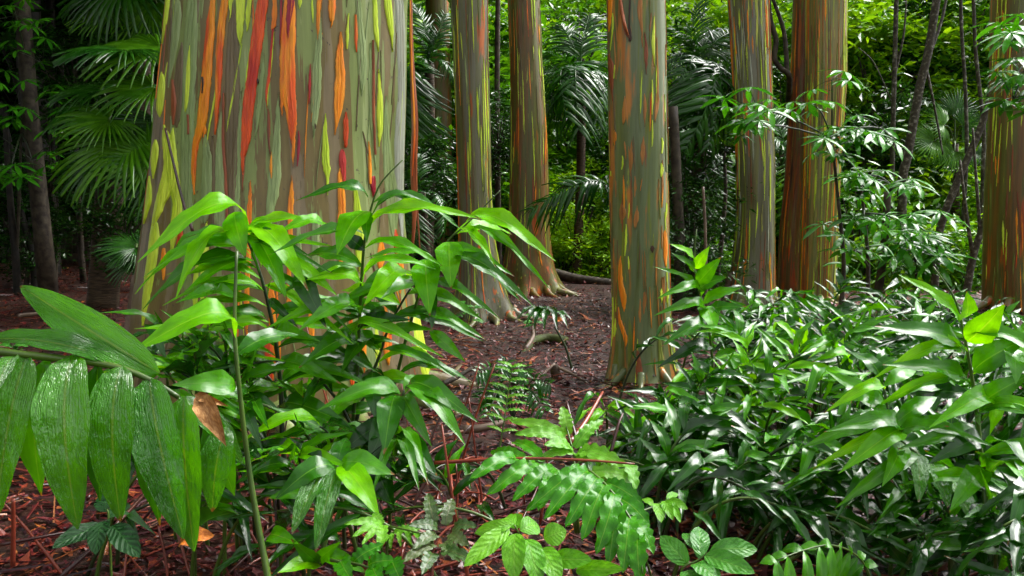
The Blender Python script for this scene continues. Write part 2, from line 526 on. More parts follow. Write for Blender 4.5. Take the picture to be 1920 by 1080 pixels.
M['bark_olive'] = barkmat('rainbow_bark_olive', [(0.34, (0.13, 0.14, 0.02)), (0.48, (0.10, 0.095, 0.018)), (0.58, (0.17, 0.075, 0.015)), (0.70, (0.06, 0.045, 0.015))],
                          [((0.46, 0.10, 0.012), (0.32, 0.06, 0.01), 0.59, 0.04, 12, 0.8, 4.0), ((0.28, 0.34, 0.02), (0.42, 0.46, 0.04), 0.64, 0.02, 22, 1.2, 5.0)],
                          scale=(9, 9, 0.5), rough=0.38, bump=0.25)
STREAK = {
    'lime': streakmat('streak_lime', LIME, LIME2), 'orange': streakmat('streak_orange', ORG, ORG2, RED2), 'red': streakmat('streak_red', RED, RED2, RED),
    'crimson': streakmat('streak_crimson', CRIM, (0.5, 0.03, 0.02)), 'sage': streakmat('streak_sage', (0.24, 0.33, 0.11), (0.31, 0.40, 0.16)),
    'pale': streakmat('streak_pale', (0.33, 0.36, 0.27), (0.42, 0.45, 0.36)), 'taupe': streakmat('streak_taupe', (0.125, 0.092, 0.032), (0.17, 0.125, 0.06)),
    'rust': streakmat('streak_rust', (0.20, 0.05, 0.02), (0.36, 0.09, 0.025)), 'amber': streakmat('streak_amber', (0.36, 0.15, 0.035), (0.50, 0.20, 0.04)),
    'moss': streakmat('streak_moss', (0.12, 0.15, 0.02), (0.20, 0.24, 0.04)), 'dark': streakmat('streak_dark', (0.05, 0.02, 0.012), (0.09, 0.035, 0.02)),
}


# ------------------------------------------------------------------ ground
def build_ground():
    V, Fc = [], []
    xs = [-160, -110, -70, -45, -30, -22] + [-16 + 0.25 * i for i in range(129)] + [22, 30, 45, 70, 110, 160]
    ys = [-40, -20, -10, -5, -2] + [0.25 * i for i in range(97)] + [26, 29, 33, 38, 45, 55, 70, 90, 120, 170, 240]
    for y in ys:
        for x in xs:
            z = gz(x, y)
            if abs(x) < 16 and 0 < y < 24:
                z += 0.02 * mn.noise(Vector((x * 4, y * 4, 0)))
            V.append((x, y, z))
    n = len(xs)
    for j in range(len(ys) - 1):
        for i in range(n - 1):
            a = j * n + i
            Fc.append((a, a + 1, a + n + 1, a + n))
    o = mesh_obj('ground', V, Fc, M['soil'])
    tag(o, kind='structure')


build_ground()


# ------------------------------------------------------------------ unit leaf meshes (chord along +X, width along Y, bows to +Z)
def leaf_mesh(name, mat, arch=0.15, fold=0.10, ripple=0.02, shape='lance', nx=12, peak=0.75, twist=0.0, seed=0):
    V, Fc, U = [], [], []
    cols = [-0.5, -0.25, 0.0, 0.25, 0.5]
    for i in range(nx + 1):
        t = i / nx
        if shape == 'lance':
            wd = min(1.0, (t / 0.30) ** 0.62) * (1.0 if t < 0.30 else (1 - ((t - 0.30) / 0.70) ** 1.75)) * (1 - 0.12 * max(0, t - 0.6) / 0.4) if 0 < t < 1 else 0.0
        elif shape == 'oval':
            wd = (math.sin(math.pi * min(1, t ** 0.9)) ** 0.65) if 0 < t < 1 else 0.0
        elif shape == 'obov':
            wd = (math.sin(math.pi * min(1, t ** 1.4)) ** 0.8) if 0 < t < 1 else 0.0
        else:
            wd = (math.sin(math.pi * t ** 0.75) ** 0.6) * (1 - 0.3 * t) if 0 < t < 1 else 0.0
        wd = max(wd, 0.03)
        zc = arch * math.sin(math.pi * t ** peak)
        for c in cols:
            y = c * wd
            z = zc + fold * abs(c) * wd * 0.6
            z += ripple * math.sin(t * 17 + seed + (2.1 if c > 0 else 0.0)) * abs(c) * 2 * wd
            tw = twist * t
            V.append((t, y * math.cos(tw) - 0 * z, z + y * math.sin(tw) * 0.3))
            U.append((c + 0.5, t))
    k = len(cols)
    for i in range(nx):
        for j in range(k - 1):
            a = i * k + j
            Fc.append((a, a + k, a + k + 1, a + 1))
    return mesh_obj(name, V, Fc, mat, uvs=U, link=False)


LEAF = {}


def leafset(key, mat, shape='lance'):
    LEAF[key] = [leaf_mesh('leaf', mat, 0.05, 0.16, 0.020, shape, seed=0),
                 leaf_mesh('leaf', mat, 0.14, 0.12, 0.025, shape, seed=2),
                 leaf_mesh('leaf', mat, 0.26, 0.10, 0.030, shape, seed=4),
                 leaf_mesh('leaf', mat, 0.10, 0.22, 0.040, shape, twist=1.0, seed=1),
                 leaf_mesh('leaf', mat, 0.40, 0.10, 0.030, shape, peak=0.6, seed=3)]


for k in ('ginger', 'ginger_bright', 'ginger_dark', 'big_leaf'):
    leafset(k, M[k])
LEAF['big_leaf'] = [leaf_mesh('leaf', M['big_leaf'], 0.06, 0.26, 0.012, 'strap', 18, seed=0), leaf_mesh('leaf', M['big_leaf'], 0.13, 0.16, 0.016, 'strap', 18, seed=2),
                    leaf_mesh('leaf', M['big_leaf'], 0.24, 0.14, 0.012, 'strap', 18, seed=3), leaf_mesh('leaf', M['big_leaf'], 0.10, 0.30, 0.014, 'strap', 18, twist=0.9, seed=5), leaf_mesh('leaf', M['big_leaf'], 0.16, 0.10, 0.02, 'strap', 18, twist=-0.8, seed=6)]
leafset('seedling', M['seedling'], 'oval')
leafset('seedling_deep', M['seedling_deep'], 'oval')
leafset('quilted', M['quilted'], 'oval')
LEAF['deadleaf'] = [leaf_mesh('leaf', M['deadleaf'], 0.2, 0.6, 0.12, 'lance', seed=2)]
LEAF['orangeleaf'] = [leaf_mesh('leaf', M['orangeleaf'], 0.2, 0.4, 0.08, 'oval', seed=2)]


def frame(base, tip, width, hint):
    X = tip - base
    L = X.length
    X = X / L
    Y = hint.cross(X)
    if Y.length < 1e-4:
        Y = Vector((0, 1, 0.1)).cross(X)
    Y.normalize()
    Z = X.cross(Y)
    m = Matrix(((X.x * L, Y.x * width, Z.x * L, base.x), (X.y * L, Y.y * width, Z.y * L, base.y), (X.z * L, Y.z * width, Z.z * L, base.z), (0, 0, 0, 1)))
    return m


UP = Vector((0, 0, 1))


def add_leaf(parent, origin, key, base, tip, width, var=1, hint=None, name='leaf'):
    """leaf as child; parent sits at 'origin' without rotation"""
    hint = hint or Vector((0, -0.35, 1))
    m = frame(base, tip, width, hint)
    ms = LEAF[key]
    return put(name, ms[var % len(ms)], parent, Matrix.Translation(-origin) @ m)


def add_tube(name, parent, origin, pts, r0, r1, mat, n=6, res=None):
    res = res or max(6, len(pts) * 3)
    P = [Vector(p) for p in catmull(pts, res)]
    rad = [r0 + (r1 - r0) * i / res for i in range(res + 1)]
    V, Fc = tube([p - origin for p in P], rad, n)
    o = mesh_obj(name, V, Fc, mat, parent)
    return o, P


# ------------------------------------------------------------------ eucalyptus trunks
class Trunk:
    def __init__(self, rows, d, seed, lobes=5, lobe_amp=0.18, flare_h=0.7):
        self.d, self.seed, self.lobes, self.lobe_amp, self.flare_h = d, seed, lobes, lobe_amp, flare_h
        prof = []
        for y, xl, xr in rows:
            c = at((xl + xr) / 2, y, d)
            k = (xr - xl) / 2 / F * d
            prof.append((c.z, c.x, k * 0.985))
        prof.sort()
        self.z0 = gz(prof[0][1], d) - 0.12
        if prof[0][0] > self.z0:
            z, x, r = prof[0]
            z2, x2, r2 = prof[1]
            sl = (r - r2) / max(0.01, z2 - z)
            prof.insert(0, (self.z0, x, r + sl * (z - self.z0) * 1.2))
        zt, xt, rt = prof[-1]
        zb, xb, rb = prof[-3] if len(prof) > 3 else prof[0]
        lean = (xt - xb) / (zt - zb)
        H = 19.0
        prof.append((H * 0.5, xt + lean * (H * .5 - zt), rt * 0.86))
        prof.append((H, xt + lean * (H - zt), rt * 0.7))
        self.prof = prof
        self.H = H
        self.base = Vector((prof[0][1], d, gz(prof[0][1], d)))

    def cr(self, z):
        p = self.prof
        if z <= p[0][0]:
            return p[0][1], p[0][2]
        for i in range(len(p) - 1):
            if z <= p[i + 1][0]:
                f = (z - p[i][0]) / (p[i + 1][0] - p[i][0])
                g = f * f * (3 - 2 * f) if False else f
                return p[i][1] + (p[i + 1][1] - p[i][1]) * g, p[i][2] + (p[i + 1][2] - p[i][2]) * g
        return p[-1][1], p[-1][2]

    def surf(self, th, z, off=0.0):
        cx, r = 0, 0
        for dz in (-0.08, 0, 0.08):
            a, b = self.cr(z + dz)
            cx += a / 3
            r += b / 3
        fl = max(0.0, 1 - (z - self.z0) / self.flare_h) ** 2
        rr = r * (1 + self.lobe_amp * fl * math.cos(self.lobes * th + self.seed) * 0.5)
        rr += r * 0.018 * mn.noise(Vector((math.cos(th) * 2, math.sin(th) * 2 + self.seed, z * 1.2)))
        rr += r * 0.012 * mn.noise(Vector((math.cos(th) * 6, math.sin(th) * 6 + self.seed, z * 0.6)))
        rr += off
        return Vector((cx + rr * math.cos(th), self.d + rr * math.sin(th), z))

    def hit(self, px, py):
        """angle and height where a line of sight meets the trunk"""
        r = ray(px, py)
        r = r / r.y
        best = None
        lo = self.d - 2.2 * self.cr(1.5)[1]
        n = 140
        for i in range(n + 1):
            y = lo + (self.d - lo) * i / n
            P = EYE + r * y
            cx, rad = self.cr(P.z)
            dx, dy = P.x - cx, P.y - self.d
            e = math.hypot(dx, dy) - rad
            if best is None or e < best[0]:
                best = (e, math.atan2(dy, dx), P.z)
            if e <= 0:
                return math.atan2(dy, dx), P.z
        return best[1], best[2]

    def build(self, root, mat, nseg=64):
        zs = []
        z = self.z0
        while z < 4.5:
            zs.append(z)
            z += 0.06
        while z < self.H:
            zs.append(z)
            z += 0.5
        V, Fc = [], []
        for z in zs:
            for k in range(nseg):
                V.append(self.surf(2 * math.pi * k / nseg, z) - self.base)
        for i in range(len(zs) - 1):
            for k in range(nseg):
                a, b = i * nseg + k, i * nseg + (k + 1) % nseg
                Fc.append((a, b, b + nseg, a + nseg))
        t = mesh_obj('trunk', V, Fc, mat, root)
        return t

    def streak(self, parent, rows, kind, seed, ragged=0.30, off=0.0035):
        """rows: (theta left, theta right, z) from top to bottom; wide streaks end in several ragged fingers"""
        r = random.Random(int(seed * 1000))
        L = sum(abs(rows[i][2] - rows[i + 1][2]) for i in range(len(rows) - 1))
        n = max(14, min(70, int(L / 0.016)))
        P = catmull(rows, n)
        rad = self.cr(rows[len(rows) // 2][2])[1]
        wmax = max(abs(b - a) for a, b, _ in rows) * rad
        nf = 1 if wmax < 0.018 else (2 if wmax < 0.04 else 3)
        V, Fc = [], []
        cols = [0.0, 0.12, 0.5, 0.88, 1.0]
        jag = min(0.006, wmax * 0.22) / rad
        for f in range(nf):
            c0, c1 = max(0, f / nf - 0.12), min(1, (f + 1) / nf + 0.12)
            i0 = 0 if (nf == 1 or r.random() < 0.4) else int(n * r.uniform(0.0, 0.16))
            i1 = n if (nf == 1 or r.random() < 0.3) else int(n * r.uniform(0.78, 1.0))
            if nf > 1 and f == nf // 2:
                i0, i1 = 0, n
            if i1 - i0 < 6:
                i0, i1 = 0, n
            base = len(V)
            s1, s2 = seed * 7.3 + f * 3.3, seed * 3.1 + f * 5.7
            for i in range(i0, i1 + 1):
                a, b, z = P[i]
                a, b = a + (b - a) * c0, a + (b - a) * c1
                t = (i - i0) / (i1 - i0)
                end = min(1.0, t * 7, (1 - t) * 7) if nf > 1 else 1.0
                m = (a + b) / 2
                a, b = m + (a - m) * end, m + (b - m) * end
                j1 = mn.noise(Vector((s1, z * 11, 0))) * 1.0 + mn.noise(Vector((s1, z * 45, 5))) * 0.7 + mn.noise(Vector((s1, z * 120, 7))) * 0.4
                j2 = mn.noise(Vector((s2, z * 11, 9))) * 1.0 + mn.noise(Vector((s2, z * 45, 4))) * 0.7 + mn.noise(Vector((s2, z * 120, 3))) * 0.4
                g = max(end, 0.25) if nf > 1 else min(1.0, abs(b - a) * rad / 0.004)
                a2, b2 = a + j1 * jag * g, b + j2 * jag * g
                for c in cols:
                    o = -0.003 if c in (0.0, 1.0) else (off * 1.5 if c != 0.5 else off)
                    V.append(self.surf(a2 + (b2 - a2) * c, z, o + f * 0.0006) - self.base)
            k = len(cols)
            for i in range(i1 - i0):
                for j in range(k - 1):
                    q = base + i * k + j
                    Fc.append((q, q + k, q + k + 1, q + 1))
        return mesh_obj('bark_streak', V, Fc, STREAK[kind], parent)

    def streak_px(self, parent, pts, kind, seed, ragged=0.30, off=0.0035):
        rows = []
        for x, y, wpx in pts:
            wpx = max(wpx, 0.8)
            a, za = self.hit(x - wpx / 2, y)
            b, zb = self.hit(x + wpx / 2, y)
            rows.append((a, b, (za + zb) / 2))
        self.streak(parent, rows, kind, seed, ragged, off)

    def scatter(self, parent, n, kinds, seed, zmax=4.2, wmul=1.0, lmul=1.0, a0=-math.pi, a1=0.0):
        r = random.Random(seed)
        for i in range(n):
            th = r.uniform(a0, a1)
            z = r.uniform(self.z0 + 0.15, zmax)
            rad = self.cr(z)[1]
            L = r.uniform(0.15, 0.75) * lmul
            wd = r.uniform(0.007, 0.022) * wmul / rad
            rows = []
            m = 5
            prof = (0.05, r.uniform(.3, 1), r.uniform(.5, 1), r.uniform(.2, 1), 0.05)
            dr = r.uniform(-0.02, 0.02)
            for k in range(m):
                zz = z + L * (0.5 - k / (m - 1))
                zz = max(zz, self.z0 + 0.03)
                c = th + dr * k
                rows.append((c - wd * prof[k] / 2, c + wd * prof[k] / 2, zz))
            self.streak(parent, rows, r.choice(kinds), seed * 1.7 + i * 0.37, 0.25, 0.0025 + 0.0015 * r.random())


TR = {}
specs = [
    ('big', [(0, 329, 763), (100, 320, 760), (200, 309, 759), (300, 297, 759), (400, 285, 762), (500, 272, 772), (560, 265, 781), (640, 258, 796), (720, 250, 811)], 5.5, 'bark_big', 1.0, 6, 0.05,
     'massive rainbow eucalyptus with bright orange and lime streaks behind the ginger'),
    ('pole', [(0, 1138, 1246), (200, 1140, 1250), (400, 1144, 1254), (600, 1146, 1258), (680, 1142, 1265), (720, 1134, 1280), (745, 1122, 1300)], 5.6, 'bark_pole', 2.0, 5, 0.25,
     'slender straight grey-green rainbow eucalyptus standing alone in the middle of the picture'),
    ('wedge', [(0, 845, 915), (100, 850, 916), (250, 856, 920), (350, 858, 922), (450, 860, 928), (520, 860, 942), (560, 854, 956), (600, 846, 980)], 9.0, 'bark_grey', 3.0, 5, 0.5,
     'grey rainbow eucalyptus with flared foot just right of the hanging red bark strip'),
    ('dusk', [(0, 952, 1012), (100, 956, 1016), (250, 957, 1026), (350, 955, 1029), (420, 952, 1030), (480, 945, 1036), (520, 938, 1048), (548, 925, 1062)], 12.6, 'bark_olive', 4.0, 6, 0.5,
     'brown and olive rainbow eucalyptus with spreading roots at the edge of the leaf litter'),
    ('thin', [(0, 797, 842), (200, 803, 847), (350, 805, 848), (430, 800, 850), (480, 790, 855), (515, 785, 862)], 17.0, 'bark_olive', 5.0, 5, 0.4,
     'thin dark trunk between the massive tree and the grey flared tree'),
    ('curved', [(0, 1365, 1440), (150, 1374, 1446), (300, 1380, 1452), (400, 1380, 1452), (480, 1374, 1452), (530, 1366, 1453), (570, 1355, 1456), (590, 1345, 1460)], 10.0, 'bark_grey', 6.0, 5, 0.4,
     'lime and orange flecked grey eucalyptus with a root curving out at its foot'),
    ('twin', [(0, 1488, 1535), (200, 1480, 1530), (330, 1472, 1520), (430, 1462, 1512), (560, 1455, 1512), (590, 1450, 1516)], 10.9, 'bark_rust', 7.0, 4, 0.3,
     'narrower left stem of the pair of rust-red eucalyptus trunks'),
    ('twin', [(0, 1512, 1586), (150, 1511, 1585), (300, 1506, 1575), (400, 1503, 1571), (500, 1500, 1568), (575, 1496, 1566), (590, 1494, 1567)], 10.4, 'bark_tan', 8.0, 4, 0.2,
     'wider right stem of the pair of rust-red eucalyptus trunks'),
    ('edge', [(0, 1864, 1975), (200, 1860, 1972), (350, 1852, 1972), (500, 1848, 1975), (560, 1845, 1980), (600, 1840, 1986)], 9.5, 'bark_olive', 9.0, 5, 0.2,
     'brown rainbow eucalyptus with lime dashes cut by the right edge'),
]
trees = []
for key, rows, d, mat, seed, lob, amp, label in specs:
    t = Trunk(rows, d, seed, lob, amp)
    root = thing('eucalyptus_tree', t.base, label, 'tree', 'rainbow eucalyptus trees')
    t.build(root, M[mat], 96 if key == 'big' else 48)
    trees.append((t, root))

# hand-traced streaks of the massive trunk: (x, y, width) along the grain
T1, root1 = trees[0]
BIG = [
    ('orange', [(401, -40, 10), (400, 0, 10), (395, 70, 16), (390, 150, 18), (382, 220, 18), (368, 275, 12), (365, 330, 8), (364, 365, 1)]),
    ('orange', [(386, 235, 1), (387, 245, 6), (385, 258, 1)]),
    ('orange', [(424, -40, 13), (422, 0, 13), (417, 65, 12), (412, 150, 10), (409, 220, 7), (407, 253, 1)]),
    ('red', [(495, -40, 22), (492, 0, 23), (485, 60, 22), (475, 140, 21), (467, 200, 21), (462, 260, 17), (457, 300, 9), (457, 328, 1)]),
    ('lime', [(478, 40, 1), (473, 80, 4), (466, 130, 4), (461, 180, 3), (458, 205, 1)]),
    ('orange', [(516, -40, 9), (515, 0, 10), (514, 45, 11), (510, 58, 2)]),
    ('red', [(512, 55, 3), (506, 130, 6), (501, 180, 5), (501, 205, 1)]),
    ('lime', [(514, 60, 1), (510, 110, 4), (504, 160, 4), (501, 198, 1)]),
    ('orange', [(543, -40, 24), (542, 0, 25), (540, 70, 28), (539, 125, 30), (540, 175, 30), (546, 210, 22), (548, 250, 14), (549, 290, 9), (549, 315, 1)]),
    ('orange', [(530, 165, 10), (529, 195, 6), (529, 218, 1)]),
    ('crimson', [(545, -40, 14), (545, 0, 14), (541, 40, 10), (539, 78, 1)]),
    ('crimson', [(527, -40, 4), (527, 40, 4), (524, 85, 1)]),
    ('orange', [(598, -30, 7), (596, 30, 8), (594, 75, 1)]),
    ('orange', [(623, -30, 12), (621, 20, 11), (618, 53, 1)]),
    ('orange', [(638, 60, 1), (637, 100, 13), (637, 150, 19), (635, 200, 15), (629, 253, 1)]),
    ('orange', [(666, 28, 1), (667, 65, 5), (667, 98, 1)]),
    ('red', [(647, 210, 1), (649, 235, 7), (649, 260, 7), (648, 277, 1)]),
    ('crimson', [(641, 280, 7), (642, 300, 11), (643, 330, 8), (645, 355, 1)]),
    ('orange', [(638, 315, 3), (639, 345, 11), (639, 400, 14), (638, 470, 10), (637, 520, 1)]),
    ('crimson', [(560, 245, 1), (560, 275, 6), (557, 312, 1)]),
    ('crimson', [(581, 120, 1), (580, 160, 5), (579, 195, 1)]),
    ('orange', [(546, 328, 1), (546, 360, 9), (544, 420, 11), (542, 480, 10), (541, 560, 8), (540, 640, 6)]),
    ('orange', [(470, 338, 1), (469, 375, 8), (467, 450, 9), (464, 530, 10), (462, 620, 8), (460, 660, 1)]),
    ('orange', [(509, 285, 1), (508, 310, 5), (509, 335, 1)]),
    ('orange', [(691, 265, 1), (692, 300, 5), (693, 335, 5), (694, 345, 1)]),
    ('crimson', [(700, 330, 2), (700, 350, 7), (700, 370, 1)]),
    ('orange', [(714, 447, 3), (716, 475, 15), (714, 492, 10), (713, 507, 1)]),
    ('red', [(741, 430, 2), (742, 450, 7), (744, 470, 6), (745, 500, 1)]),
    ('orange', [(743, 465, 3), (748, 490, 13), (749, 515, 12), (749, 550, 1)]),
    ('orange', [(309, 465, 3), (308, 490, 8), (308, 525, 1)]),
    ('red', [(338, 430, 3), (336, 455, 9), (333, 480, 2)]),
    ('orange', [(507, 530, 6), (508, 560, 18), (511, 590, 12), (512, 640, 16), (512, 720, 14)]),
    ('red', [(503, 610, 10), (504, 660, 16), (506, 710, 10), (508, 740, 2)]),
    ('orange', [(657, 575, 2), (658, 620, 9), (660, 680, 10), (662, 735, 8)]),
    ('orange', [(722, 575, 2), (725, 620, 13), (728, 660, 13), (730, 685, 1)]),
    ('orange', [(683, 610, 2), (682, 650, 8), (684, 700, 1)]),
    ('orange', [(583, 520, 2), (582, 560, 9), (584, 640, 10), (585, 700, 2)]),
    ('lime', [(316, -30, 8), (315, 0, 8), (311, 50, 6), (307, 82, 1)]),
    ('lime', [(308, 135, 1), (307, 165, 9), (303, 205, 8), (302, 220, 1)]),
    ('lime', [(360, 86, 1), (358, 125, 6), (354, 175, 7), (350, 212, 1)]),
    ('lime', [(311, 234, 2), (314, 255, 14), (318, 275, 20), (320, 310, 22), (316, 345, 30), (302, 390, 24), (292, 425, 18)]),
    ('lime', [(328, 240, 1), (326, 260, 8), (325, 300, 18), (326, 340, 20), (332, 380, 18), (327, 425, 16), (320, 470, 6)]),
    ('lime', [(294, 400, 16), (290, 450, 20), (285, 500, 18), (278, 560, 16), (272, 610, 4)]),
    ('lime', [(295, 262, 1), (292, 290, 9), (288, 335, 1)]),
    ('lime', [(283, 330, 1), (280, 375, 8), (272, 420, 1)]),
    ('lime', [(434, -30, 6), (434, 0, 6), (434, 35, 1)]),
    ('lime', [(452, -30, 14), (452, 0, 15), (451, 45, 14), (452, 70, 7), (452, 87, 1)]),
    ('lime', [(469, -30, 8), (468, 0, 9), (466, 40, 7), (464, 60, 1)]),
    ('lime', [(562, -30, 8), (562, 0, 8), (561, 18, 1)]),
    ('lime', [(653, 25, 1), (651, 60, 5), (650, 92, 1)]),
    ('lime', [(702, -30, 7), (702, 0, 8), (704, 60, 8), (708, 97, 1)]),
    ('lime', [(723, -30, 10), (725, 0, 13), (730, 50, 9), (733, 98, 1)]),
    ('lime', [(707, 130, 1), (709, 175, 8), (711, 230, 10), (710, 275, 1)]),
    ('lime', [(610, 213, 1), (609, 250, 8), (611, 300, 16), (613, 330, 10), (613, 366, 1)]),
    ('lime', [(664, 342, 1), (668, 385, 9), (672, 430, 19), (673, 470, 14), (672, 510, 2)]),
    ('lime', [(390, 415, 2), (388, 445, 11), (386, 500, 11), (380, 545, 12), (378, 600, 5)]),
    ('lime', [(371, 490, 2), (368, 530, 11), (366, 600, 6)]),
    ('lime', [(775, 575, 3), (784, 620, 22), (794, 680, 24), (800, 715, 20)]),
    ('lime', [(706, 600, 2), (706, 640, 8), (710, 690, 6)]),
    ('sage', [(600, 20, 3), (597, 70, 10), (594, 120, 17), (592, 180, 18), (590, 220, 12), (587, 258, 1)]),
    ('sage', [(671, -20, 8), (672, 30, 10), (677, 90, 17), (679, 140, 16), (676, 180, 1)]),
    ('sage', [(523, 175, 2), (520, 240, 12), (516, 320, 22), (510, 380, 22), (506, 440, 6)]),
    ('sage', [(495, 100, 2), (491, 160, 9), (484, 220, 8), (478, 260, 1)]),
    ('sage', [(452, 170, 2), (450, 240, 9), (446, 330, 12), (444, 400, 10), (442, 470, 3)]),
    ('sage', [(418, 210, 2), (414, 260, 14), (414, 330, 18), (414, 400, 20), (412, 470, 8)]),
    ('sage', [(366, -20, 22), (362, 60, 22), (358, 160, 22), (352, 260, 22), (350, 360, 24), (350, 450, 22), (346, 540, 8)]),
    ('sage', [(335, -20, 20), (332, 60, 18), (326, 120, 10), (320, 165, 2)]),
    ('sage', [(386, 250, 3), (390, 300, 20), (388, 380, 22), (386, 420, 18)]),
    ('sage', [(592, 395, 2), (591, 430, 14), (590, 500, 14), (588, 560, 3)]),
    ('sage', [(560, 395, 2), (560, 440, 8), (562, 520, 6)]),
    ('sage', [(693, 80, 2), (694, 150, 6), (697, 230, 8), (703, 318, 2)]),
    ('pale', [(744, -30, 16), (748, 60, 16), (748, 160, 12), (746, 260, 18), (748, 360, 16), (752, 420, 10), (756, 470, 2)]),  # sky sheen along the right edge, painted as a pale streak
    ('sage', [(722, 180, 2), (722, 240, 10), (728, 320, 18), (735, 380, 22), (740, 440, 10), (744, 480, 2)]),
    ('sage', [(690, 560, 8), (694, 620, 20), (700, 690, 24), (704, 730, 20)]),
    ('taupe', [(345, 80, 4), (340, 130, 14), (335, 200, 16), (332, 240, 6)]),
    ('taupe', [(437, 0, 12), (437, 100, 24), (436, 220, 28), (434, 340, 22), (432, 420, 14), (430, 500, 4)]),
    ('taupe', [(401, 255, 3), (399, 320, 12), (398, 400, 12), (396, 480, 4)]),
    ('taupe', [(370, -20, 14), (366, 40, 12), (358, 90, 6), (352, 130, 2)]),
    ('taupe', [(752, 600, 4), (760, 640, 28), (768, 700, 30), (774, 735, 20)]),
    ('rust', [(330, 150, 1), (332, 190, 5), (330, 235, 1)]),
    ('rust', [(422, 175, 1), (421, 260, 4), (424, 330, 5), (427, 400, 4), (428, 430, 1)]),
    ('rust', [(698, 75, 1), (697, 150, 3), (698, 220, 3), (702, 290, 1)]),
    ('rust', [(503, 205, 2), (504, 260, 4), (507, 290, 1)]),
    ('dark', [(384, 145, 1), (385, 160, 3), (384, 176, 1)]),
    ('rust', [(355, 215, 1), (356, 235, 3), (355, 252, 1)]),
    ('dark', [(590, 232, 1), (591, 237, 2), (590, 242, 1)]),
    ('dark', [(485, 148, 1), (485, 153, 4), (485, 158, 1)]),
]
zoff = {'orange': 0.006, 'red': 0.007, 'crimson': 0.008, 'lime': 0.005, 'sage': 0.003, 'pale': 0.0035, 'taupe': 0.002, 'rust': 0.009, 'dark': 0.010, 'amber': 0.005, 'moss': 0.004}
T1.scatter(root1, 110, ['lime', 'sage', 'taupe', 'orange', 'rust', 'sage', 'taupe', 'taupe'], 94, 3.2, 0.75, 0.7, -math.pi + 0.15, -0.15)
for i, (k, pts) in enumerate(BIG):
    T1.streak_px(root1, pts, k, 1.0 + i * 0.61, 0.22 if k not in ('sage', 'taupe') else 0.3, zoff[k] + 0.0001 * (i % 7))
T1.scatter(root1, 40, ['lime', 'sage', 'taupe', 'orange', 'sage'], 91, 4.0, 2.0, 1.6, 0.2, math.pi - 0.2)

T5, root5 = trees[1]
POLE = [
    ('lime', [(1149, 25, 1), (1150, 50, 5), (1147, 75, 3), (1145, 95, 1)]), ('lime', [(1226, 30, 1), (1225, 60, 6), (1224, 85, 9), (1227, 125, 1)]),
    ('lime', [(1222, 150, 1), (1223, 180, 4), (1222, 215, 1)]), ('lime', [(1223, 225, 1), (1223, 255, 4), (1222, 275, 1)]),
    ('lime', [(1240, 258, 1), (1241, 270, 5), (1240, 288, 1)]), ('lime', [(1239, 306, 1), (1240, 318, 8), (1239, 332, 1)]),
    ('lime', [(1167, 292, 1), (1168, 305, 5), (1166, 318, 1)]), ('lime', [(1180, 380, 1), (1180, 395, 5), (1178, 410, 1)]),
    ('lime', [(1174, 420, 1), (1174, 445, 7), (1172, 480, 1)]), ('lime', [(1178, 480, 1), (1179, 492, 5), (1179, 505, 1)]),
    ('lime', [(1156, 550, 1), (1156, 570, 6), (1155, 585, 1)]), ('lime', [(1154, 597, 1), (1154, 615, 6), (1152, 632, 1)]),
    ('lime', [(1240, 540, 1), (1241, 555, 8), (1240, 568, 1)]), ('lime', [(1251, 540, 1), (1251, 555, 6), (1250, 568, 1)]),
    ('lime', [(1196, 635, 1), (1194, 680, 4), (1191, 730, 2)]), ('lime', [(1249, 380, 1), (1249, 395, 4), (1248, 410, 1)]),
    ('amber', [(1200, -20, 8), (1200, 20, 9), (1203, 60, 4), (1205, 90, 1)]), ('rust', [(1208, 60, 1), (1211, 100, 7), (1211, 140, 2)]),
    ('rust', [(1162, -20, 4), (1166, 20, 6), (1172, 50, 6), (1177, 68, 8), (1180, 74, 1)]), ('dark', [(1182, -10, 3), (1180, 40, 3), (1182, 72, 6), (1180, 78, 1)]),
    ('orange', [(1145, -20, 8), (1145, 20, 7), (1143, 60, 3)]), ('rust', [(1144, 102, 4), (1147, 130, 9), (1148, 160, 5), (1150, 190, 1)]),
    ('orange', [(1153, 244, 1), (1153, 258, 6), (1153, 272, 1)]), ('amber', [(1166, 380, 1), (1168, 400, 12), (1165, 420, 2)]),
    ('amber', [(1194, 385, 1), (1193, 410, 10), (1190, 432, 1)]), ('orange', [(1246, 432, 3), (1247, 460, 8), (1248, 500, 4)]),
    ('orange', [(1165, 480, 2), (1163, 515, 8), (1170, 560, 10), (1171, 585, 2)]), ('orange', [(1160, 575, 1), (1163, 600, 6), (1172, 630, 8), (1173, 650, 1)]),
    ('amber', [(1209, 545, 1), (1209, 565, 8), (1207, 590, 1)]), ('amber', [(1200, 560, 1), (1200, 590, 5), (1200, 605, 1)]),
    ('amber', [(1190, 330, 1), (1191, 350, 5), (1190, 370, 1)]), ('rust', [(1196, 655, 4), (1198, 690, 12), (1197, 735, 8)]),
    ('orange', [(1160, 705, 1), (1162, 725, 7), (1158, 742, 2)]), ('dark', [(1222, 460, 2), (1223, 466, 7), (1222, 474, 1)]),
    ('moss', [(1180, 595, 2), (1182, 640, 9), (1178, 690, 2)]), ('moss', [(1158, 640, 2), (1156, 690, 10), (1152, 740, 8)]), ('moss', [(1235, 620, 3), (1240, 680, 12), (1246, 740, 14)]),
    ('amber', [(1231, 160, 1), (1232, 190, 7), (1227, 230, 2)]), ('amber', [(1208, 175, 1), (1209, 200, 6), (1208, 240, 1)]), ('amber', [(1172, 180, 1), (1171, 215, 9), (1168, 235, 1)]),
    ('amber', [(1185, 262, 1), (1183, 300, 8), (1182, 325, 1)]), ('amber', [(1206, 255, 1), (1206, 285, 8), (1204, 310, 1)]),
]
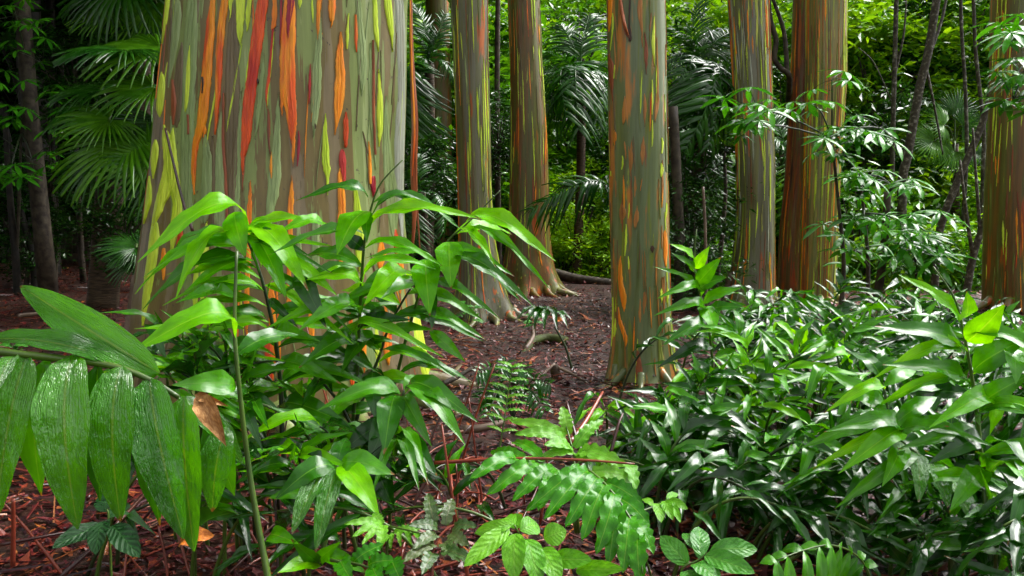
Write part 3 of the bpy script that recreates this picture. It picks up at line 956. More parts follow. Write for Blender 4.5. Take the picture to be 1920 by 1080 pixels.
T5.scatter(root5, 150, ['amber', 'amber', 'rust', 'orange', 'moss', 'lime', 'taupe', 'amber'], 93, 3.6, 0.55, 0.5, -math.pi + 0.05, -0.05)
for i, (k, pts) in enumerate(POLE):
    if k == 'lime':
        pts = [(x, y, max(1, q * 0.65)) for x, y, q in pts]
    T5.streak_px(root5, pts, k, 60 + i * 0.53, 0.25, 0.5 * zoff[k] + 0.0001 * (i % 7))
T5.scatter(root5, 26, ['lime', 'amber', 'moss'], 92, 3.6, 0.6, 0.6, 0.1, math.pi - 0.1)

for (t, root), n, kinds, wm, lm in zip(trees[2:], (90, 110, 16, 190, 90, 150, 200),
                                       (['lime', 'orange', 'sage', 'taupe', 'rust', 'moss', 'lime'], ['orange', 'rust', 'moss', 'taupe', 'moss', 'lime'], ['moss', 'rust', 'taupe'],
                                        ['lime', 'orange', 'taupe', 'rust', 'moss', 'lime', 'pale'], ['rust', 'orange', 'moss', 'dark', 'rust'],
                                        ['moss', 'orange', 'moss', 'amber', 'lime', 'taupe', 'lime', 'rust'], ['lime', 'lime', 'moss', 'orange', 'rust', 'lime']),
                                       (1.2, 1.3, 1.3, 1.2, 1.3, 1.3, 1.1), (1.5, 1.2, 1.5, 1.1, 2.0, 2.2, 0.9)):
    t.scatter(root, n, kinds, int(t.seed * 17), 5.0, wm, lm)


# hanging strip of shed bark beside the massive trunk, and spurs of root at its foot
def strip(name, parent, origin, pts, widths, mat, thick=0.004):
    P = [Vector(p) for p in catmull(pts, 26)]
    W = catmull([(q,) for q in widths], 26)
    V, Fc = [], []
    for i, p in enumerate(P):
        wv = W[i][0]
        tw = 0.5 * math.sin(i * 0.33)
        X = Vector((math.cos(tw), math.sin(tw), 0))
        Y = Vector((-math.sin(tw), math.cos(tw), 0))
        for a, b in ((-1, 0), (-.3, -1), (.3, -1), (1, 0), (.3, .6), (-.3, .6)):
            V.append(p + X * a * wv / 2 + Y * b * (thick + wv * 0.18) - origin)
    for i in range(len(P) - 1):
        for k in range(6):
            a, b = i * 6 + k, i * 6 + (k + 1) % 6
            Fc.append((a, b, b + 6, a + 6))
    return mesh_obj(name, V, Fc, mat, parent)


strip('hanging_bark', root1, T1.base, [at(770, -60, 5.35), at(771, 60, 5.35), at(774, 150, 5.34), at(778, 230, 5.33), at(776, 310, 5.34), at(777, 400, 5.35), at(773, 470, 5.36)],
      [0.012, 0.022, 0.030, 0.046, 0.044, 0.030, 0.014], STREAK['rust'])['label'] = 'long curled strip of red-brown bark hanging loose'
strip('hanging_bark', root1, T1.base, [at(779, 280, 5.32), at(782, 380, 5.33), at(788, 478, 5.34)], [0.006, 0.012, 0.006], STREAK['rust'])
strip('hanging_bark', root1, T1.base, [at(769, 0, 5.30), at(772, 120, 5.31), at(777, 240, 5.31), at(773, 330, 5.32)], [0.006, 0.010, 0.014, 0.006], STREAK['orange'])
strip('peeling_bark', root5, T5.base, [at(1160, -30, 5.39), at(1166, 20, 5.385), at(1171, 45, 5.37), at(1178, 66, 5.39)], [0.016, 0.022, 0.020, 0.012], STREAK['rust'])


def root_spur(tr, rt, px0, py0, px1, py1, r0, mat, dd=0.0):
    a = at(px0, py0, tr.d - dd)
    b = at(px1, py1, tr.d - dd)
    b.z = gz(b.x, b.y) - 0.02
    add_tube('root', rt, tr.base, [a, a.lerp(b, 0.5) + Vector((0, 0, -0.03)), b], r0, r0 * 0.5, mat, 8)


def roots(tr, rt, mat, n, r0, reach, seed):
    r = random.Random(seed)
    for i in range(n):
        a = -math.pi * (i + r.uniform(0.2, 0.8)) / n
        p = tr.surf(a, tr.base.z + r.uniform(0.06, 0.16), -r0 * 0.6)
        L = reach * r.uniform(0.6, 1.2)
        a2 = a + r.uniform(-.35, .35)
        q = p + Vector((math.cos(a2), math.sin(a2), 0)) * L
        q.z = gz(q.x, q.y) - r0 * 0.3
        m = p.lerp(q, 0.45) + Vector((r.uniform(-.04, .04), 0, 0))
        m.z = gz(m.x, m.y) + r0 * 0.45
        add_tube('root', rt, tr.base, [p, m, q], r0, r0 * 0.35, mat, 8, 8)


for (t_, rt_), mt_, n_, r_, q_ in zip(trees, ('bark_big', 'bark_pole', 'bark_grey', 'bark_olive', 'bark_olive', 'bark_grey', 'bark_rust', 'bark_tan', 'bark_olive'), (9, 5, 6, 7, 4, 5, 4, 4, 5),
                                      (0.075, 0.03, 0.05, 0.06, 0.05, 0.045, 0.04, 0.04, 0.05), (0.45, 0.2, 0.4, 0.5, 0.4, 0.4, 0.3, 0.3, 0.4)):
    roots(t_, rt_, M[mt_], n_, r_, q_, int(t_.seed * 31))
root_spur(T1, root1, 268, 520, 215, 575, 0.07, M['drystick'], 0.0)
root_spur(trees[5][0], trees[5][1], 1372, 510, 1350, 560, 0.05, M['drystick'])

# ------------------------------------------------------------------ gingers
def ginger_plant(base, label, group=None, name='ginger_plant'):
    return thing(name, base, label, 'plant', group)


def cane_px(root, origin, pix, r0, r1, mat):
    global LASTPIX
    LASTPIX = pix
    pts = [at(*p) for p in pix]
    return add_tube('cane', root, origin, pts, r0, r1, mat)


TOWARD = Vector((0, -1, 0.45))


def hand_leaves(cane, origin, key, rows):
    """rows: base x, base y, base d, tip x, tip y, tip d, width px, variant, hint letter, key override"""
    for r in rows:
        bx, by, bd, tx, ty, td, wp, var = r[:8]
        hint = {'u': Vector((0, -0.95, 0.85)), 'c': Vector((0, -1, 0.4)), 'l': Vector((-0.4, -0.9, 0.7)), 'r': Vector((0.4, -0.9, 0.7)), 't': Vector((0, 0.15, 1))}[r[8] if len(r) > 8 else 'u']
        kk = r[9] if len(r) > 9 else key
        add_leaf(cane, origin, kk, at(bx, by, bd), at(tx, ty, td), wp / F * (bd + td) / 2 * 1.05, var, hint)


def auto_cane(root, origin, base, top, rnd, n=11, L=(0.25, 0.36), W=(0.045, 0.065), keys=('ginger',), start=0.3, side=None, droop=0.35, rad=0.008, mat=None, arch=False):
    h = (top - base).length
    ctrl = base + Vector((0, 0, 1)) * h * 0.75 + (top - base) * 0.1
    if arch:
        ctrl = base + (top - base) * 0.25
        ctrl.z = top.z + 0.10
    pts = []
    for i in range(7):
        t = i / 6
        pts.append(base * (1 - t) ** 2 + ctrl * 2 * t * (1 - t) + top * t * t)
    cane, P = add_tube('cane', root, origin, pts, rad, rad * 0.4, mat or M['cane'], 6, 14)
    lean = (top - base)
    lean.z = 0
    if side is None:
        side = Vector((-lean.y, lean.x, 0)) if lean.length > 0.05 else Vector((1, 0, 0))
        side.normalize()
        a = rnd.uniform(-0.5, 0.5)
        side = Vector((side.x * math.cos(a) - side.y * math.sin(a), side.x * math.sin(a) + side.y * math.cos(a), 0))
    m = len(P) - 1
    for i in range(n):
        t = start + (1 - start) * (i + 0.5) / n
        k = t * m
        j = min(int(k), m - 1)
        p = P[j].lerp(P[j + 1], k - j)
        tan = (P[j + 1] - P[j]).normalized()
        sg = 1 if i % 2 else -1
        ang = R(rnd.uniform(25, 50)) + R(20) * t
        d = side * sg * math.cos(ang) + tan * math.sin(ang)
        d += Vector((rnd.uniform(-.1, .1), rnd.uniform(-.1, .1), rnd.uniform(-.08, .08)))
        d.normalize()
        ll = rnd.uniform(*L) * (0.75 + 0.25 * math.sin(math.pi * min(1, t)))
        tip = p + d * ll - Vector((0, 0, ll * droop * rnd.uniform(0.6, 1.5)))
        hint = Vector((rnd.uniform(-.3, .3), rnd.uniform(-1.1, -.1), 1.0))
        key = rnd.choice(keys)
        add_leaf(cane, origin, key, p, tip, rnd.uniform(*W), rnd.choice((0, 1, 1, 2, 2, 3, 4)), hint)
    # furled tip leaf
    tan = (P[-1] - P[-2]).normalized()
    add_leaf(cane, origin, keys[0], P[-1], P[-1] + tan * L[0] * 0.8, W[0] * 0.5, 1, Vector((rnd.uniform(-1, 1), -1, 0.3)))
    return cane


def gbase(px, d):
    p = at(px, 600, d)
    return Vector((p.x, d, gz(p.x, d)))


# --- arching cane with broad hanging leaves, closest on the left
o = gbase(-260, 1.75)
g = ginger_plant(o, 'arching ginger with big wet hanging leaves in the lower left corner')
cane, _ = add_tube('cane', g, o, [o, o + Vector((0.02, 0, 0.6)), at(-180, 640, 1.72), at(0, 660, 1.7), at(110, 672, 1.7), at(210, 686, 1.7), at(280, 712, 1.7), at(335, 745, 1.7)], 0.011, 0.005, M['cane'], 7, 30)
hand_leaves(cane, o, 'big_leaf', [
    (52, 664, 1.70, -8, 975, 1.62, 106, 0, 'c'), (138, 664, 1.70, 146, 992, 1.60, 114, 1, 'c'), (228, 684, 1.70, 226, 978, 1.64, 98, 1, 'c'),
    (280, 708, 1.70, 344, 1010, 1.62, 98, 0, 'c'), (345, 742, 1.72, 364, 1034, 1.70, 82, 0, 'c'), (425, 800, 1.76, 398, 960, 1.74, 66, 1, 'c'),
    (300, 700, 1.74, 38, 536, 1.85, 78, 1, 'c'), (225, 684, 1.72, -40, 636, 1.78, 46, 1, 'u'), (-20, 664, 1.70, -60, 940, 1.62, 90, 0, 'c'),
    (25, 668, 1.69, -10, 740, 1.6, 50, 0, 'c'), (185, 680, 1.74, 188, 940, 1.74, 74, 0, 'c', 'ginger'), (92, 668, 1.74, 78, 930, 1.74, 76, 1, 'c', 'ginger'), (300, 715, 1.76, 300, 985, 1.76, 70, 1, 'c', 'ginger'), (400, 770, 1.78, 440, 930, 1.8, 60, 1, 'c', 'ginger'), (335, 745, 1.74, 455, 870, 1.85, 50, 1, 'r'),
])
dl = thing('dead_leaf', at(372, 742, 1.66), 'dry tan leaf caught among the big hanging leaves', 'leaf')
add_leaf(dl, Vector(dl.location), 'deadleaf', at(370, 742, 1.665), at(424, 836, 1.63), 0.042, 0, Vector((0.4, -1, 0.2)), 'blade')
add_leaf(dl, Vector(dl.location), 'deadleaf', at(366, 740, 1.665), at(428, 762, 1.66), 0.018, 0, Vector((0.4, -1, 0.2)), 'blade')

# --- thick green cane crossing the massive trunk
o = gbase(505, 2.35)
g = ginger_plant(o, 'ginger with one thick pale green cane rising in front of the massive trunk')
cane, _ = cane_px(g, o, [(508, 1130, 2.3), (502, 1080, 2.32), (485, 990, 2.35), (465, 865, 2.38), (445, 690, 2.4), (440, 597, 2.42), (444, 471, 2.45)], 0.011, 0.004, M['cane'])
hand_leaves(cane, o, 'ginger_bright', [
    (440, 640, 2.42, 236, 668, 2.2, 58, 4, 'u'), (443, 724, 2.4, 322, 722, 2.25, 48, 1, 'c', 'ginger'), (442, 668, 2.42, 560, 628, 2.6, 44, 1, 'u', 'ginger'),
    (460, 850, 2.38, 350, 905, 2.5, 40, 1, 'u', 'ginger_dark'), (445, 560, 2.44, 385, 560, 2.6, 26, 1, 'u', 'ginger'),
])

def spray(cane, origin, pix, n, t0, t1, L, W, keys, seed, droop=0.45):
    P = [Vector(p) for p in catmull([at(*p) for p in pix], 30)]
    r = random.Random(seed)
    for i in range(n):
        t = t0 + (t1 - t0) * (i + 0.5) / n
        k = t * 30
        j = min(int(k), 29)
        p = P[j].lerp(P[j + 1], k - j)
        tan = (P[min(j + 1, 30)] - P[j]).normalized()
        sg = 1 if i % 2 else -1
        up = r.uniform(0.15, 0.6)
        d = (Vector((sg, r.uniform(-.55, .25), 0)) + tan * up).normalized()
        ll = r.uniform(*L)
        tip = p + d * ll - Vector((0, 0, ll * droop * r.uniform(.6, 1.4)))
        add_leaf(cane, origin, r.choice(keys), p, tip, r.uniform(*W), r.choice((1, 2, 2, 4)), Vector((sg * -.15, r.uniform(-1, -.5), 0.8)))


# --- leafy clump before the massive trunk
o = gbase(540, 3.15)
g = ginger_plant(o, 'leafy ginger clump with bright arching leaves in front of the massive trunk')
cane, _ = cane_px(g, o, [(545, 960, 3.1), (530, 830, 3.15), (526, 720, 3.2), (514, 627, 3.2), (496, 541, 3.2), (477, 482, 3.2), (460, 440, 3.2)], 0.011, 0.004, M['cane_dark'])
hand_leaves(cane, o, 'ginger_bright', [
    (470, 432, 3.2, 258, 492, 2.95, 44, 4, 'u'), (440, 397, 3.15, 460, 484, 3.05, 46, 1, 'c'), (462, 446, 3.2, 330, 560, 2.9, 46, 2, 'l'),
    (466, 455, 3.2, 292, 512, 3.15, 30, 2, 'u', 'ginger'), (478, 490, 3.2, 345, 548, 3.0, 28, 1, 'u'), (480, 496, 3.2, 268, 580, 3.05, 34, 2, 'l', 'ginger'),
    (489, 545, 3.2, 330, 568, 2.95, 42, 1, 'u', 'ginger'), (497, 545, 3.2, 395, 552, 3.4, 24, 1, 'u', 'ginger'), (500, 597, 3.2, 385, 592, 3.05, 28, 1, 'u', 'ginger'),
    (466, 430, 3.2, 530, 455, 3.1, 44, 2, 'u'), (468, 440, 3.18, 538, 562, 2.95, 46, 1, 'r'), (472, 446, 3.2, 578, 545, 2.95, 50, 2, 'r'),
    (490, 500, 3.2, 634, 556, 3.0, 44, 2, 'r'), (560, 505, 3.1, 612, 615, 2.95, 40, 1, 'c', 'ginger_dark'), (505, 560, 3.2, 560, 615, 3.1, 18, 1, 'c', 'ginger_dark'),
    (512, 620, 3.2, 660, 570, 3.4, 40, 2, 'u', 'ginger'), (514, 640, 3.2, 455, 672, 3.0, 30, 1, 'u', 'ginger'), (516, 650, 3.2, 600, 640, 3.0, 36, 2, 'u', 'ginger'),
    (520, 690, 3.2, 380, 690, 3.0, 36, 1, 'u', 'ginger'), (523, 700, 3.2, 640, 720, 3.0, 38, 2, 'u', 'ginger'), (526, 740, 3.15, 400, 790, 2.9, 40, 2, 'u', 'ginger'),
    (526, 760, 3.15, 660, 800, 2.95, 44, 1, 'u', 'ginger'), (528, 780, 3.15, 420, 840, 3.2, 40, 2, 'u', 'ginger_dark'), (527, 715, 3.2, 620, 668, 3.4, 36, 1, 'u', 'ginger'),
])
spray(cane, o, LASTPIX, 22, 0.35, 0.98, (0.30, 0.42), (0.040, 0.052), ('ginger_bright', 'ginger_bright', 'ginger'), 201)
cane, _ = cane_px(g, o, [(640, 930, 3.2), (665, 800, 3.25), (690, 721, 3.3), (710, 671, 3.3), (733, 604, 3.3), (776, 531, 3.3)], 0.009, 0.004, M['cane_dark'])
hand_leaves(cane, o, 'ginger', [
    (768, 522, 3.3, 682, 574, 3.05, 50, 2, 'u', 'ginger_bright'), (750, 570, 3.3, 640, 545, 3.5, 36, 1, 'u', 'ginger_bright'), (730, 628, 3.3, 812, 618, 3.2, 26, 1, 'u'),
    (806, 620, 3.2, 872, 678, 3.15, 26, 1, 'c'), (725, 625, 3.3, 600, 560, 3.2, 46, 2, 'u'), (715, 655, 3.3, 640, 700, 3.05, 46, 2, 'l'), (712, 665, 3.3, 615, 620, 3.1, 40, 1, 'u'),
    (700, 690, 3.3, 705, 790, 3.1, 44, 1, 'c', 'ginger_dark'), (700, 700, 3.3, 590, 660, 3.1, 36, 1, 'u'), (690, 720, 3.3, 570, 730, 3.1, 40, 2, 'u'),
    (745, 590, 3.3, 700, 520, 3.6, 40, 1, 'c', 'ginger_dark'), (775, 533, 3.3, 835, 528, 3.4, 20, 1, 'u'), (680, 745, 3.28, 600, 800, 3.0, 44, 1, 'u'),
])
spray(cane, o, LASTPIX, 14, 0.3, 0.95, (0.28, 0.38), (0.040, 0.052), ('ginger', 'ginger_bright', 'ginger'), 202)
cane, _ = cane_px(g, o, [(650, 900, 3.25), (668, 720, 3.2), (676, 560, 3.15), (683, 457, 3.1), (694, 398, 3.1), (713, 345, 3.1), (755, 300, 3.1)], 0.008, 0.0025, M['cane'])
hand_leaves(cane, o, 'ginger_bright', [
    (684, 440, 3.1, 906, 412, 3.05, 28, 2, 'u'), (692, 396, 3.1, 632, 478, 2.95, 62, 1, 'l'), (690, 398, 3.1, 688, 455, 3.0, 24, 1, 'c', 'ginger'), (684, 470, 3.1, 645, 440, 3.15, 28, 1, 'c', 'ginger_dark'),
    (680, 500, 3.12, 570, 480, 3.3, 36, 1, 'u', 'ginger'), (678, 540, 3.15, 575, 525, 3.0, 40, 2, 'u'), (677, 560, 3.15, 770, 520, 3.3, 40, 2, 'u', 'ginger'), (614, 432, 3.2, 516, 440, 3.05, 30, 2, 'u'),
    (676, 590, 3.15, 560, 620, 2.9, 44, 2, 'u', 'ginger'), (674, 620, 3.15, 770, 600, 3.0, 36, 1, 'u', 'ginger_dark'), (672, 650, 3.15, 560, 690, 2.95, 40, 2, 'u', 'ginger'),
])
spray(cane, o, LASTPIX, 10, 0.15, 0.75, (0.28, 0.38), (0.040, 0.052), ('ginger', 'ginger_bright'), 203)
cane, _ = cane_px(g, o, [(700, 900, 3.35), (745, 700, 3.3), (790, 540, 3.25), (838, 455, 3.2), (873, 422, 3.2), (938, 357, 3.2)], 0.008, 0.002, M['cane'])
hand_leaves(cane, o, 'ginger_bright', [
    (872, 420, 3.2, 1042, 490, 3.0, 38, 2, 'u'), (858, 430, 3.2, 930, 502, 3.0, 24, 1, 'r'), (842, 453, 3.2, 846, 542, 3.05, 50, 1, 'c'), (798, 485, 3.22, 806, 592, 3.05, 52, 1, 'c'),
    (845, 500, 3.22, 1004, 578, 2.95, 26, 2, 'u', 'ginger'), (872, 440, 3.2, 1034, 546, 3.0, 18, 2, 'u', 'ginger'), (800, 548, 3.25, 942, 602, 3.0, 22, 2, 'u', 'ginger'),
    (812, 545, 3.25, 810, 622, 3.15, 20, 1, 'c', 'ginger_dark'), (850, 440, 3.2, 960, 440, 3.4, 30, 1, 'u'), (785, 560, 3.25, 715, 560, 3.0, 40, 2, 'u', 'ginger'),
])
spray(cane, o, LASTPIX, 8, 0.1, 0.6, (0.28, 0.38), (0.040, 0.052), ('ginger', 'ginger'), 204)
rr = random.Random(31)
for (bx, bd, tx, ty, td, n) in [(520, 3.0, 470, 780, 2.8, 7), (560, 2.9, 560, 850, 2.7, 7), (660, 3.2, 690, 830, 3.0, 7), (450, 3.1, 340, 700, 2.9, 7), (600, 3.4, 560, 740, 3.2, 7), (500, 3.4, 420, 660, 3.3, 7), (470, 3.2, 380, 640, 3.0, 8), (640, 3.1, 600, 800, 2.9, 7)]:
    b = gbase(bx, bd)
    auto_cane(g, o, b, at(tx, ty, td), rr, n + 2, (0.27, 0.38), (0.045, 0.062), ('ginger', 'ginger', 'ginger_dark', 'ginger_bright'), 0.3, mat=M['cane_dark'])

# --- lower fans of leaves
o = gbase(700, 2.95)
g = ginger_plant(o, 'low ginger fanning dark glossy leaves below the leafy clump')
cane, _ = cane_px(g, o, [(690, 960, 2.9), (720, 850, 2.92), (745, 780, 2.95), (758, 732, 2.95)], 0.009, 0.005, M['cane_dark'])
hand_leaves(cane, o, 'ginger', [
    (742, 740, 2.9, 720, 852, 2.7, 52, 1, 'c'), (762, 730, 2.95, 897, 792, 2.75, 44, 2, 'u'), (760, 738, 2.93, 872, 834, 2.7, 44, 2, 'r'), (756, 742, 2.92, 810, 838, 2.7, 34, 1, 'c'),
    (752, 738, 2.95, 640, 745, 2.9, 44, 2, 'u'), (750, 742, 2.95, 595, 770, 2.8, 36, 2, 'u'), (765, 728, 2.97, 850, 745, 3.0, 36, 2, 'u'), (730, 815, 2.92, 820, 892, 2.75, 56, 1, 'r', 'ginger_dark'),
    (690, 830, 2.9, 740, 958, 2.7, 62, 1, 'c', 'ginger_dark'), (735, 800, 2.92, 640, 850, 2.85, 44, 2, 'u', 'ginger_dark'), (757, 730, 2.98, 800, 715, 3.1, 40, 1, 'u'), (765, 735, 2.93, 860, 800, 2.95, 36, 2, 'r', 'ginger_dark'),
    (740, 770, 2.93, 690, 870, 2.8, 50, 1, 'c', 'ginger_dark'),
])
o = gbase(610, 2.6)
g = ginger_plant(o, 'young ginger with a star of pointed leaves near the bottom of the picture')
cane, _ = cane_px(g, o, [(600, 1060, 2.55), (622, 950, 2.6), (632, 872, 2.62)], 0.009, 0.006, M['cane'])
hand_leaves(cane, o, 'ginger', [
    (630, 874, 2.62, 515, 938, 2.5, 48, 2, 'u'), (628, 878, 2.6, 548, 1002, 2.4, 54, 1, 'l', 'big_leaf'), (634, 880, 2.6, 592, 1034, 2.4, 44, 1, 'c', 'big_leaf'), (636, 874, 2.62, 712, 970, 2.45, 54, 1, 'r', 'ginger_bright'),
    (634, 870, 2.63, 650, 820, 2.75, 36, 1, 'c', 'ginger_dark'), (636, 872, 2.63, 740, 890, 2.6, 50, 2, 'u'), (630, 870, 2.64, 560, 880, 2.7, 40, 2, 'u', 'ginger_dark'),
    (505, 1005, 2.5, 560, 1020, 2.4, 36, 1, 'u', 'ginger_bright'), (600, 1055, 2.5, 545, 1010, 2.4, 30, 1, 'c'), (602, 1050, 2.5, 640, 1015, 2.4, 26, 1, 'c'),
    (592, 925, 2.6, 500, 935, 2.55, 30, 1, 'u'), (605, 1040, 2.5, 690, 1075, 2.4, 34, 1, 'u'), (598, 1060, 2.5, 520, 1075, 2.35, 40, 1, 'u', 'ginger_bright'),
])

# --- gingers on the right
def right_plant(px, d, label, canes, seed, keys, n=(12, 17), L=(0.20, 0.32), W=(0.028, 0.044), group=None):
    o = gbase(px, d)
    g = ginger_plant(o, label, group)
    r = random.Random(seed)
    for (tx, ty, td) in canes:
      for rep_ in range(2):
        tp = at(tx, ty - r.uniform(-10, 45) * 3.5 / td, td) if rep_ == 0 else at(tx + r.uniform(-70, 70), ty + r.uniform(20, 95), td + r.uniform(-.25, .25))
        sx = r.choice((-1, 1))
        b = Vector((tp.x + sx * r.uniform(0.22, 0.55), tp.y + r.uniform(-0.05, 0.35), 0))
        if rep_ == 0:
            b.x = tp.x + sx * r.uniform(0.03, 0.16)
        b.z = gz(b.x, b.y) - 0.02
        if rep_ == 0:
            auto_cane(g, o, b, tp, r, r.randint(*n), (L[0] * 1.1, L[1] * 1.1), (W[0] * 1.1, W[1] * 1.1), keys, 0.3, side=Vector((math.cos(sx * 0.5), math.sin(sx * 0.5), 0)), droop=r.uniform(0.3, 0.55), mat=M['cane'])
            continue
        auto_cane(g, o, b, tp, r, r.randint(*n) - 3, L, W, ('ginger_dark',), 0.3, droop=r.uniform(0.3, 0.6), mat=M['cane'] if r.random() < .6 else M['cane_dark'], arch=True)
    return g, o


o = gbase(1850, 2.7)
g = ginger_plant(o, 'tall ginger with a stout stem and wide leaf sprays near the right edge')
cane, _ = cane_px(g, o, [(1862, 1090, 2.6), (1850, 960, 2.65), (1840, 860, 2.7), (1832, 780, 2.7), (1822, 705, 2.7), (1806, 620, 2.7), (1790, 560, 2.7), (1750, 500, 2.7)], 0.010, 0.002, M['cane'])
hand_leaves(cane, o, 'ginger', [
    (1806, 664, 2.7, 1640, 612, 2.6, 46, 1, 'u'), (1800, 606, 2.7, 1682, 514, 2.75, 26, 1, 'u', 'ginger_bright'), (1802, 598, 2.7, 1812, 546, 2.62, 40, 1, 'c', 'ginger_bright'), (1812, 640, 2.7, 1884, 570, 2.62, 54, 1, 'c', 'ginger_bright'),
    (1825, 697, 2.7, 1930, 632, 2.6, 54, 1, 'u'), (1816, 730, 2.7, 1655, 684, 2.55, 40, 1, 'u'), (1840, 762, 2.7, 1742, 802, 2.5, 42, 2, 'u', 'ginger_bright'), (1832, 766, 2.7, 1935, 700, 2.6, 46, 1, 'u'),
    (1826, 745, 2.7, 1700, 740, 2.8, 36, 1, 'u', 'ginger_dark'), (1838, 800, 2.7, 1950, 780, 2.5, 44, 2, 'u'), (1842, 840, 2.68, 1930, 880, 2.5, 46, 2, 'r'), (1840, 830, 2.7, 1740, 870, 2.6, 42, 2, 'u', 'ginger_dark'),
    (1890, 650, 2.65, 1905, 720, 2.55, 40, 1, 'c'), (1846, 880, 2.66, 1780, 960, 2.5, 46, 1, 'l'), (1850, 930, 2.65, 1920, 1000, 2.45, 46, 1, 'r'), (1852, 950, 2.62, 1800, 1040, 2.45, 44, 1, 'l', 'ginger_dark'),
    (1865, 745, 2.7, 1856, 815, 2.6, 26, 3, 'c', 'ginger_bright'), (1852, 900, 2.65, 1940, 920, 2.4, 46, 2, 'u', 'ginger_bright'),
])
spray(cane, o, LASTPIX, 10, 0.05, 0.75, (0.26, 0.34), (0.045, 0.06), ('ginger', 'ginger_bright'), 205)
o = gbase(1690, 2.75)
g = ginger_plant(o, 'ginger with a fan of four bright leaves hanging left of the stout stem')
cane, _ = cane_px(g, o, [(1785, 1095, 2.7), (1780, 1000, 2.72), (1772, 930, 2.74), (1740, 870, 2.75), (1690, 828, 2.75), (1670, 795, 2.75), (1658, 730, 2.78), (1640, 680, 2.8)], 0.010, 0.003, M['cane'])
hand_leaves(cane, o, 'ginger', [
    (1686, 826, 2.75, 1654, 912, 2.6, 40, 1, 'c', 'ginger_bright'), (1712, 848, 2.75, 1722, 942, 2.6, 40, 1, 'c', 'big_leaf'), (1745, 868, 2.75, 1777, 952, 2.6, 42, 1, 'c', 'big_leaf'), (1765, 890, 2.75, 1832, 1010, 2.6, 50, 1, 'r', 'big_leaf'),
    (1682, 820, 2.75, 1572, 888, 2.55, 44, 2, 'u', 'ginger_bright'), (1680, 815, 2.75, 1545, 810, 2.6, 40, 2, 'u'), (1670, 795, 2.75, 1548, 695, 2.9, 40, 1, 'u'), (1672, 800, 2.75, 1760, 740, 2.85, 36, 1, 'u'),
    (1690, 828, 2.75, 1780, 800, 2.6, 40, 2, 'u'), (1660, 760, 2.76, 1560, 745, 2.8, 36, 2, 'u'), (1655, 720, 2.78, 1590, 660, 2.9, 30, 2, 'u'), (1656, 725, 2.78, 1720, 690, 2.9, 30, 1, 'u'), (1645, 690, 2.8, 1680, 670, 2.8, 24, 1, 'u'),
    (1735, 865, 2.75, 1640, 800, 2.95, 40, 1, 'u', 'ginger_dark'),
])
spray(cane, o, LASTPIX, 8, 0.45, 0.95, (0.24, 0.32), (0.04, 0.055), ('ginger', 'ginger_bright'), 206)
o = gbase(1330, 4.4)
g = ginger_plant(o, 'upright ginger beside the slender trunk with paired leaves at its tip')
cane, _ = cane_px(g, o, [(1345, 850, 4.4), (1338, 720, 4.4), (1330, 620, 4.4), (1310, 540, 4.4), (1302, 490, 4.4), (1306, 430, 4.4)], 0.009, 0.003, M['cane'])
hand_leaves(cane, o, 'ginger', [
    (1301, 492, 4.4, 1254, 457, 4.3, 18, 1, 'u', 'ginger_bright'), (1303, 520, 4.4, 1258, 474, 4.3, 20, 1, 'u'), (1303, 504, 4.4, 1330, 462, 4.35, 22, 1, 'c', 'ginger_bright'), (1308, 532, 4.4, 1352, 482, 4.3, 30, 1, 'c'),
    (1310, 548, 4.4, 1225, 500, 4.3, 14, 1, 'u'), (1312, 545, 4.4, 1362, 520, 4.3, 34, 1, 'u'), (1314, 556, 4.4, 1232, 560, 4.2, 24, 2, 'u'), (1318, 570, 4.4, 1390, 540, 4.3, 26, 1, 'u'), (1320, 575, 4.4, 1340, 625, 4.2, 40, 1, 'c', 'ginger_bright'),
    (1322, 590, 4.4, 1226, 592, 4.2, 26, 2, 'u'), (1326, 600, 4.4, 1400, 575, 4.25, 28, 2, 'u'), (1330, 620, 4.4, 1240, 650, 4.15, 30, 2, 'u'), (1332, 640, 4.4, 1420, 620, 4.3, 28, 2, 'u'), (1335, 660, 4.4, 1232, 690, 4.2, 28, 2, 'u', 'ginger_dark'),
    (1336, 680, 4.4, 1420, 690, 4.2, 30, 2, 'u'), (1338, 700, 4.4, 1260, 740, 4.2, 30, 2, 'u', 'ginger_dark'), (1340, 720, 4.4, 1410, 740, 4.2, 30, 2, 'u'),
])
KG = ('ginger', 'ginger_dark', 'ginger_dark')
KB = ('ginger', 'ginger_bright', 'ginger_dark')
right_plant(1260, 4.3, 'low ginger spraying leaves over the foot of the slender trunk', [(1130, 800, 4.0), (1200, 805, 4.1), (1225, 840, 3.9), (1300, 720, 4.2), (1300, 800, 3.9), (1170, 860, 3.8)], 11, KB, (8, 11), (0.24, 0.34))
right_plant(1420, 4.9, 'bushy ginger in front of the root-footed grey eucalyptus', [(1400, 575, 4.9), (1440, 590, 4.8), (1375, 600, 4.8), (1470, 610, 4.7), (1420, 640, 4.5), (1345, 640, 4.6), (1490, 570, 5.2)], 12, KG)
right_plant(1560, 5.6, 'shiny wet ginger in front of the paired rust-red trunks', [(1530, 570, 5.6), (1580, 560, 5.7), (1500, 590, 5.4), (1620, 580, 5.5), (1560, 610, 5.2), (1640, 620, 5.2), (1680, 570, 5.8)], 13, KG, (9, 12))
right_plant(1500, 3.9, 'dense ginger filling the middle of the right-hand thicket', [(1440, 700, 3.8), (1500, 660, 3.9), (1560, 690, 3.7), (1470, 760, 3.5), (1540, 740, 3.5), (1600, 720, 3.8), (1420, 780, 3.5)], 14, KB, (9, 13))
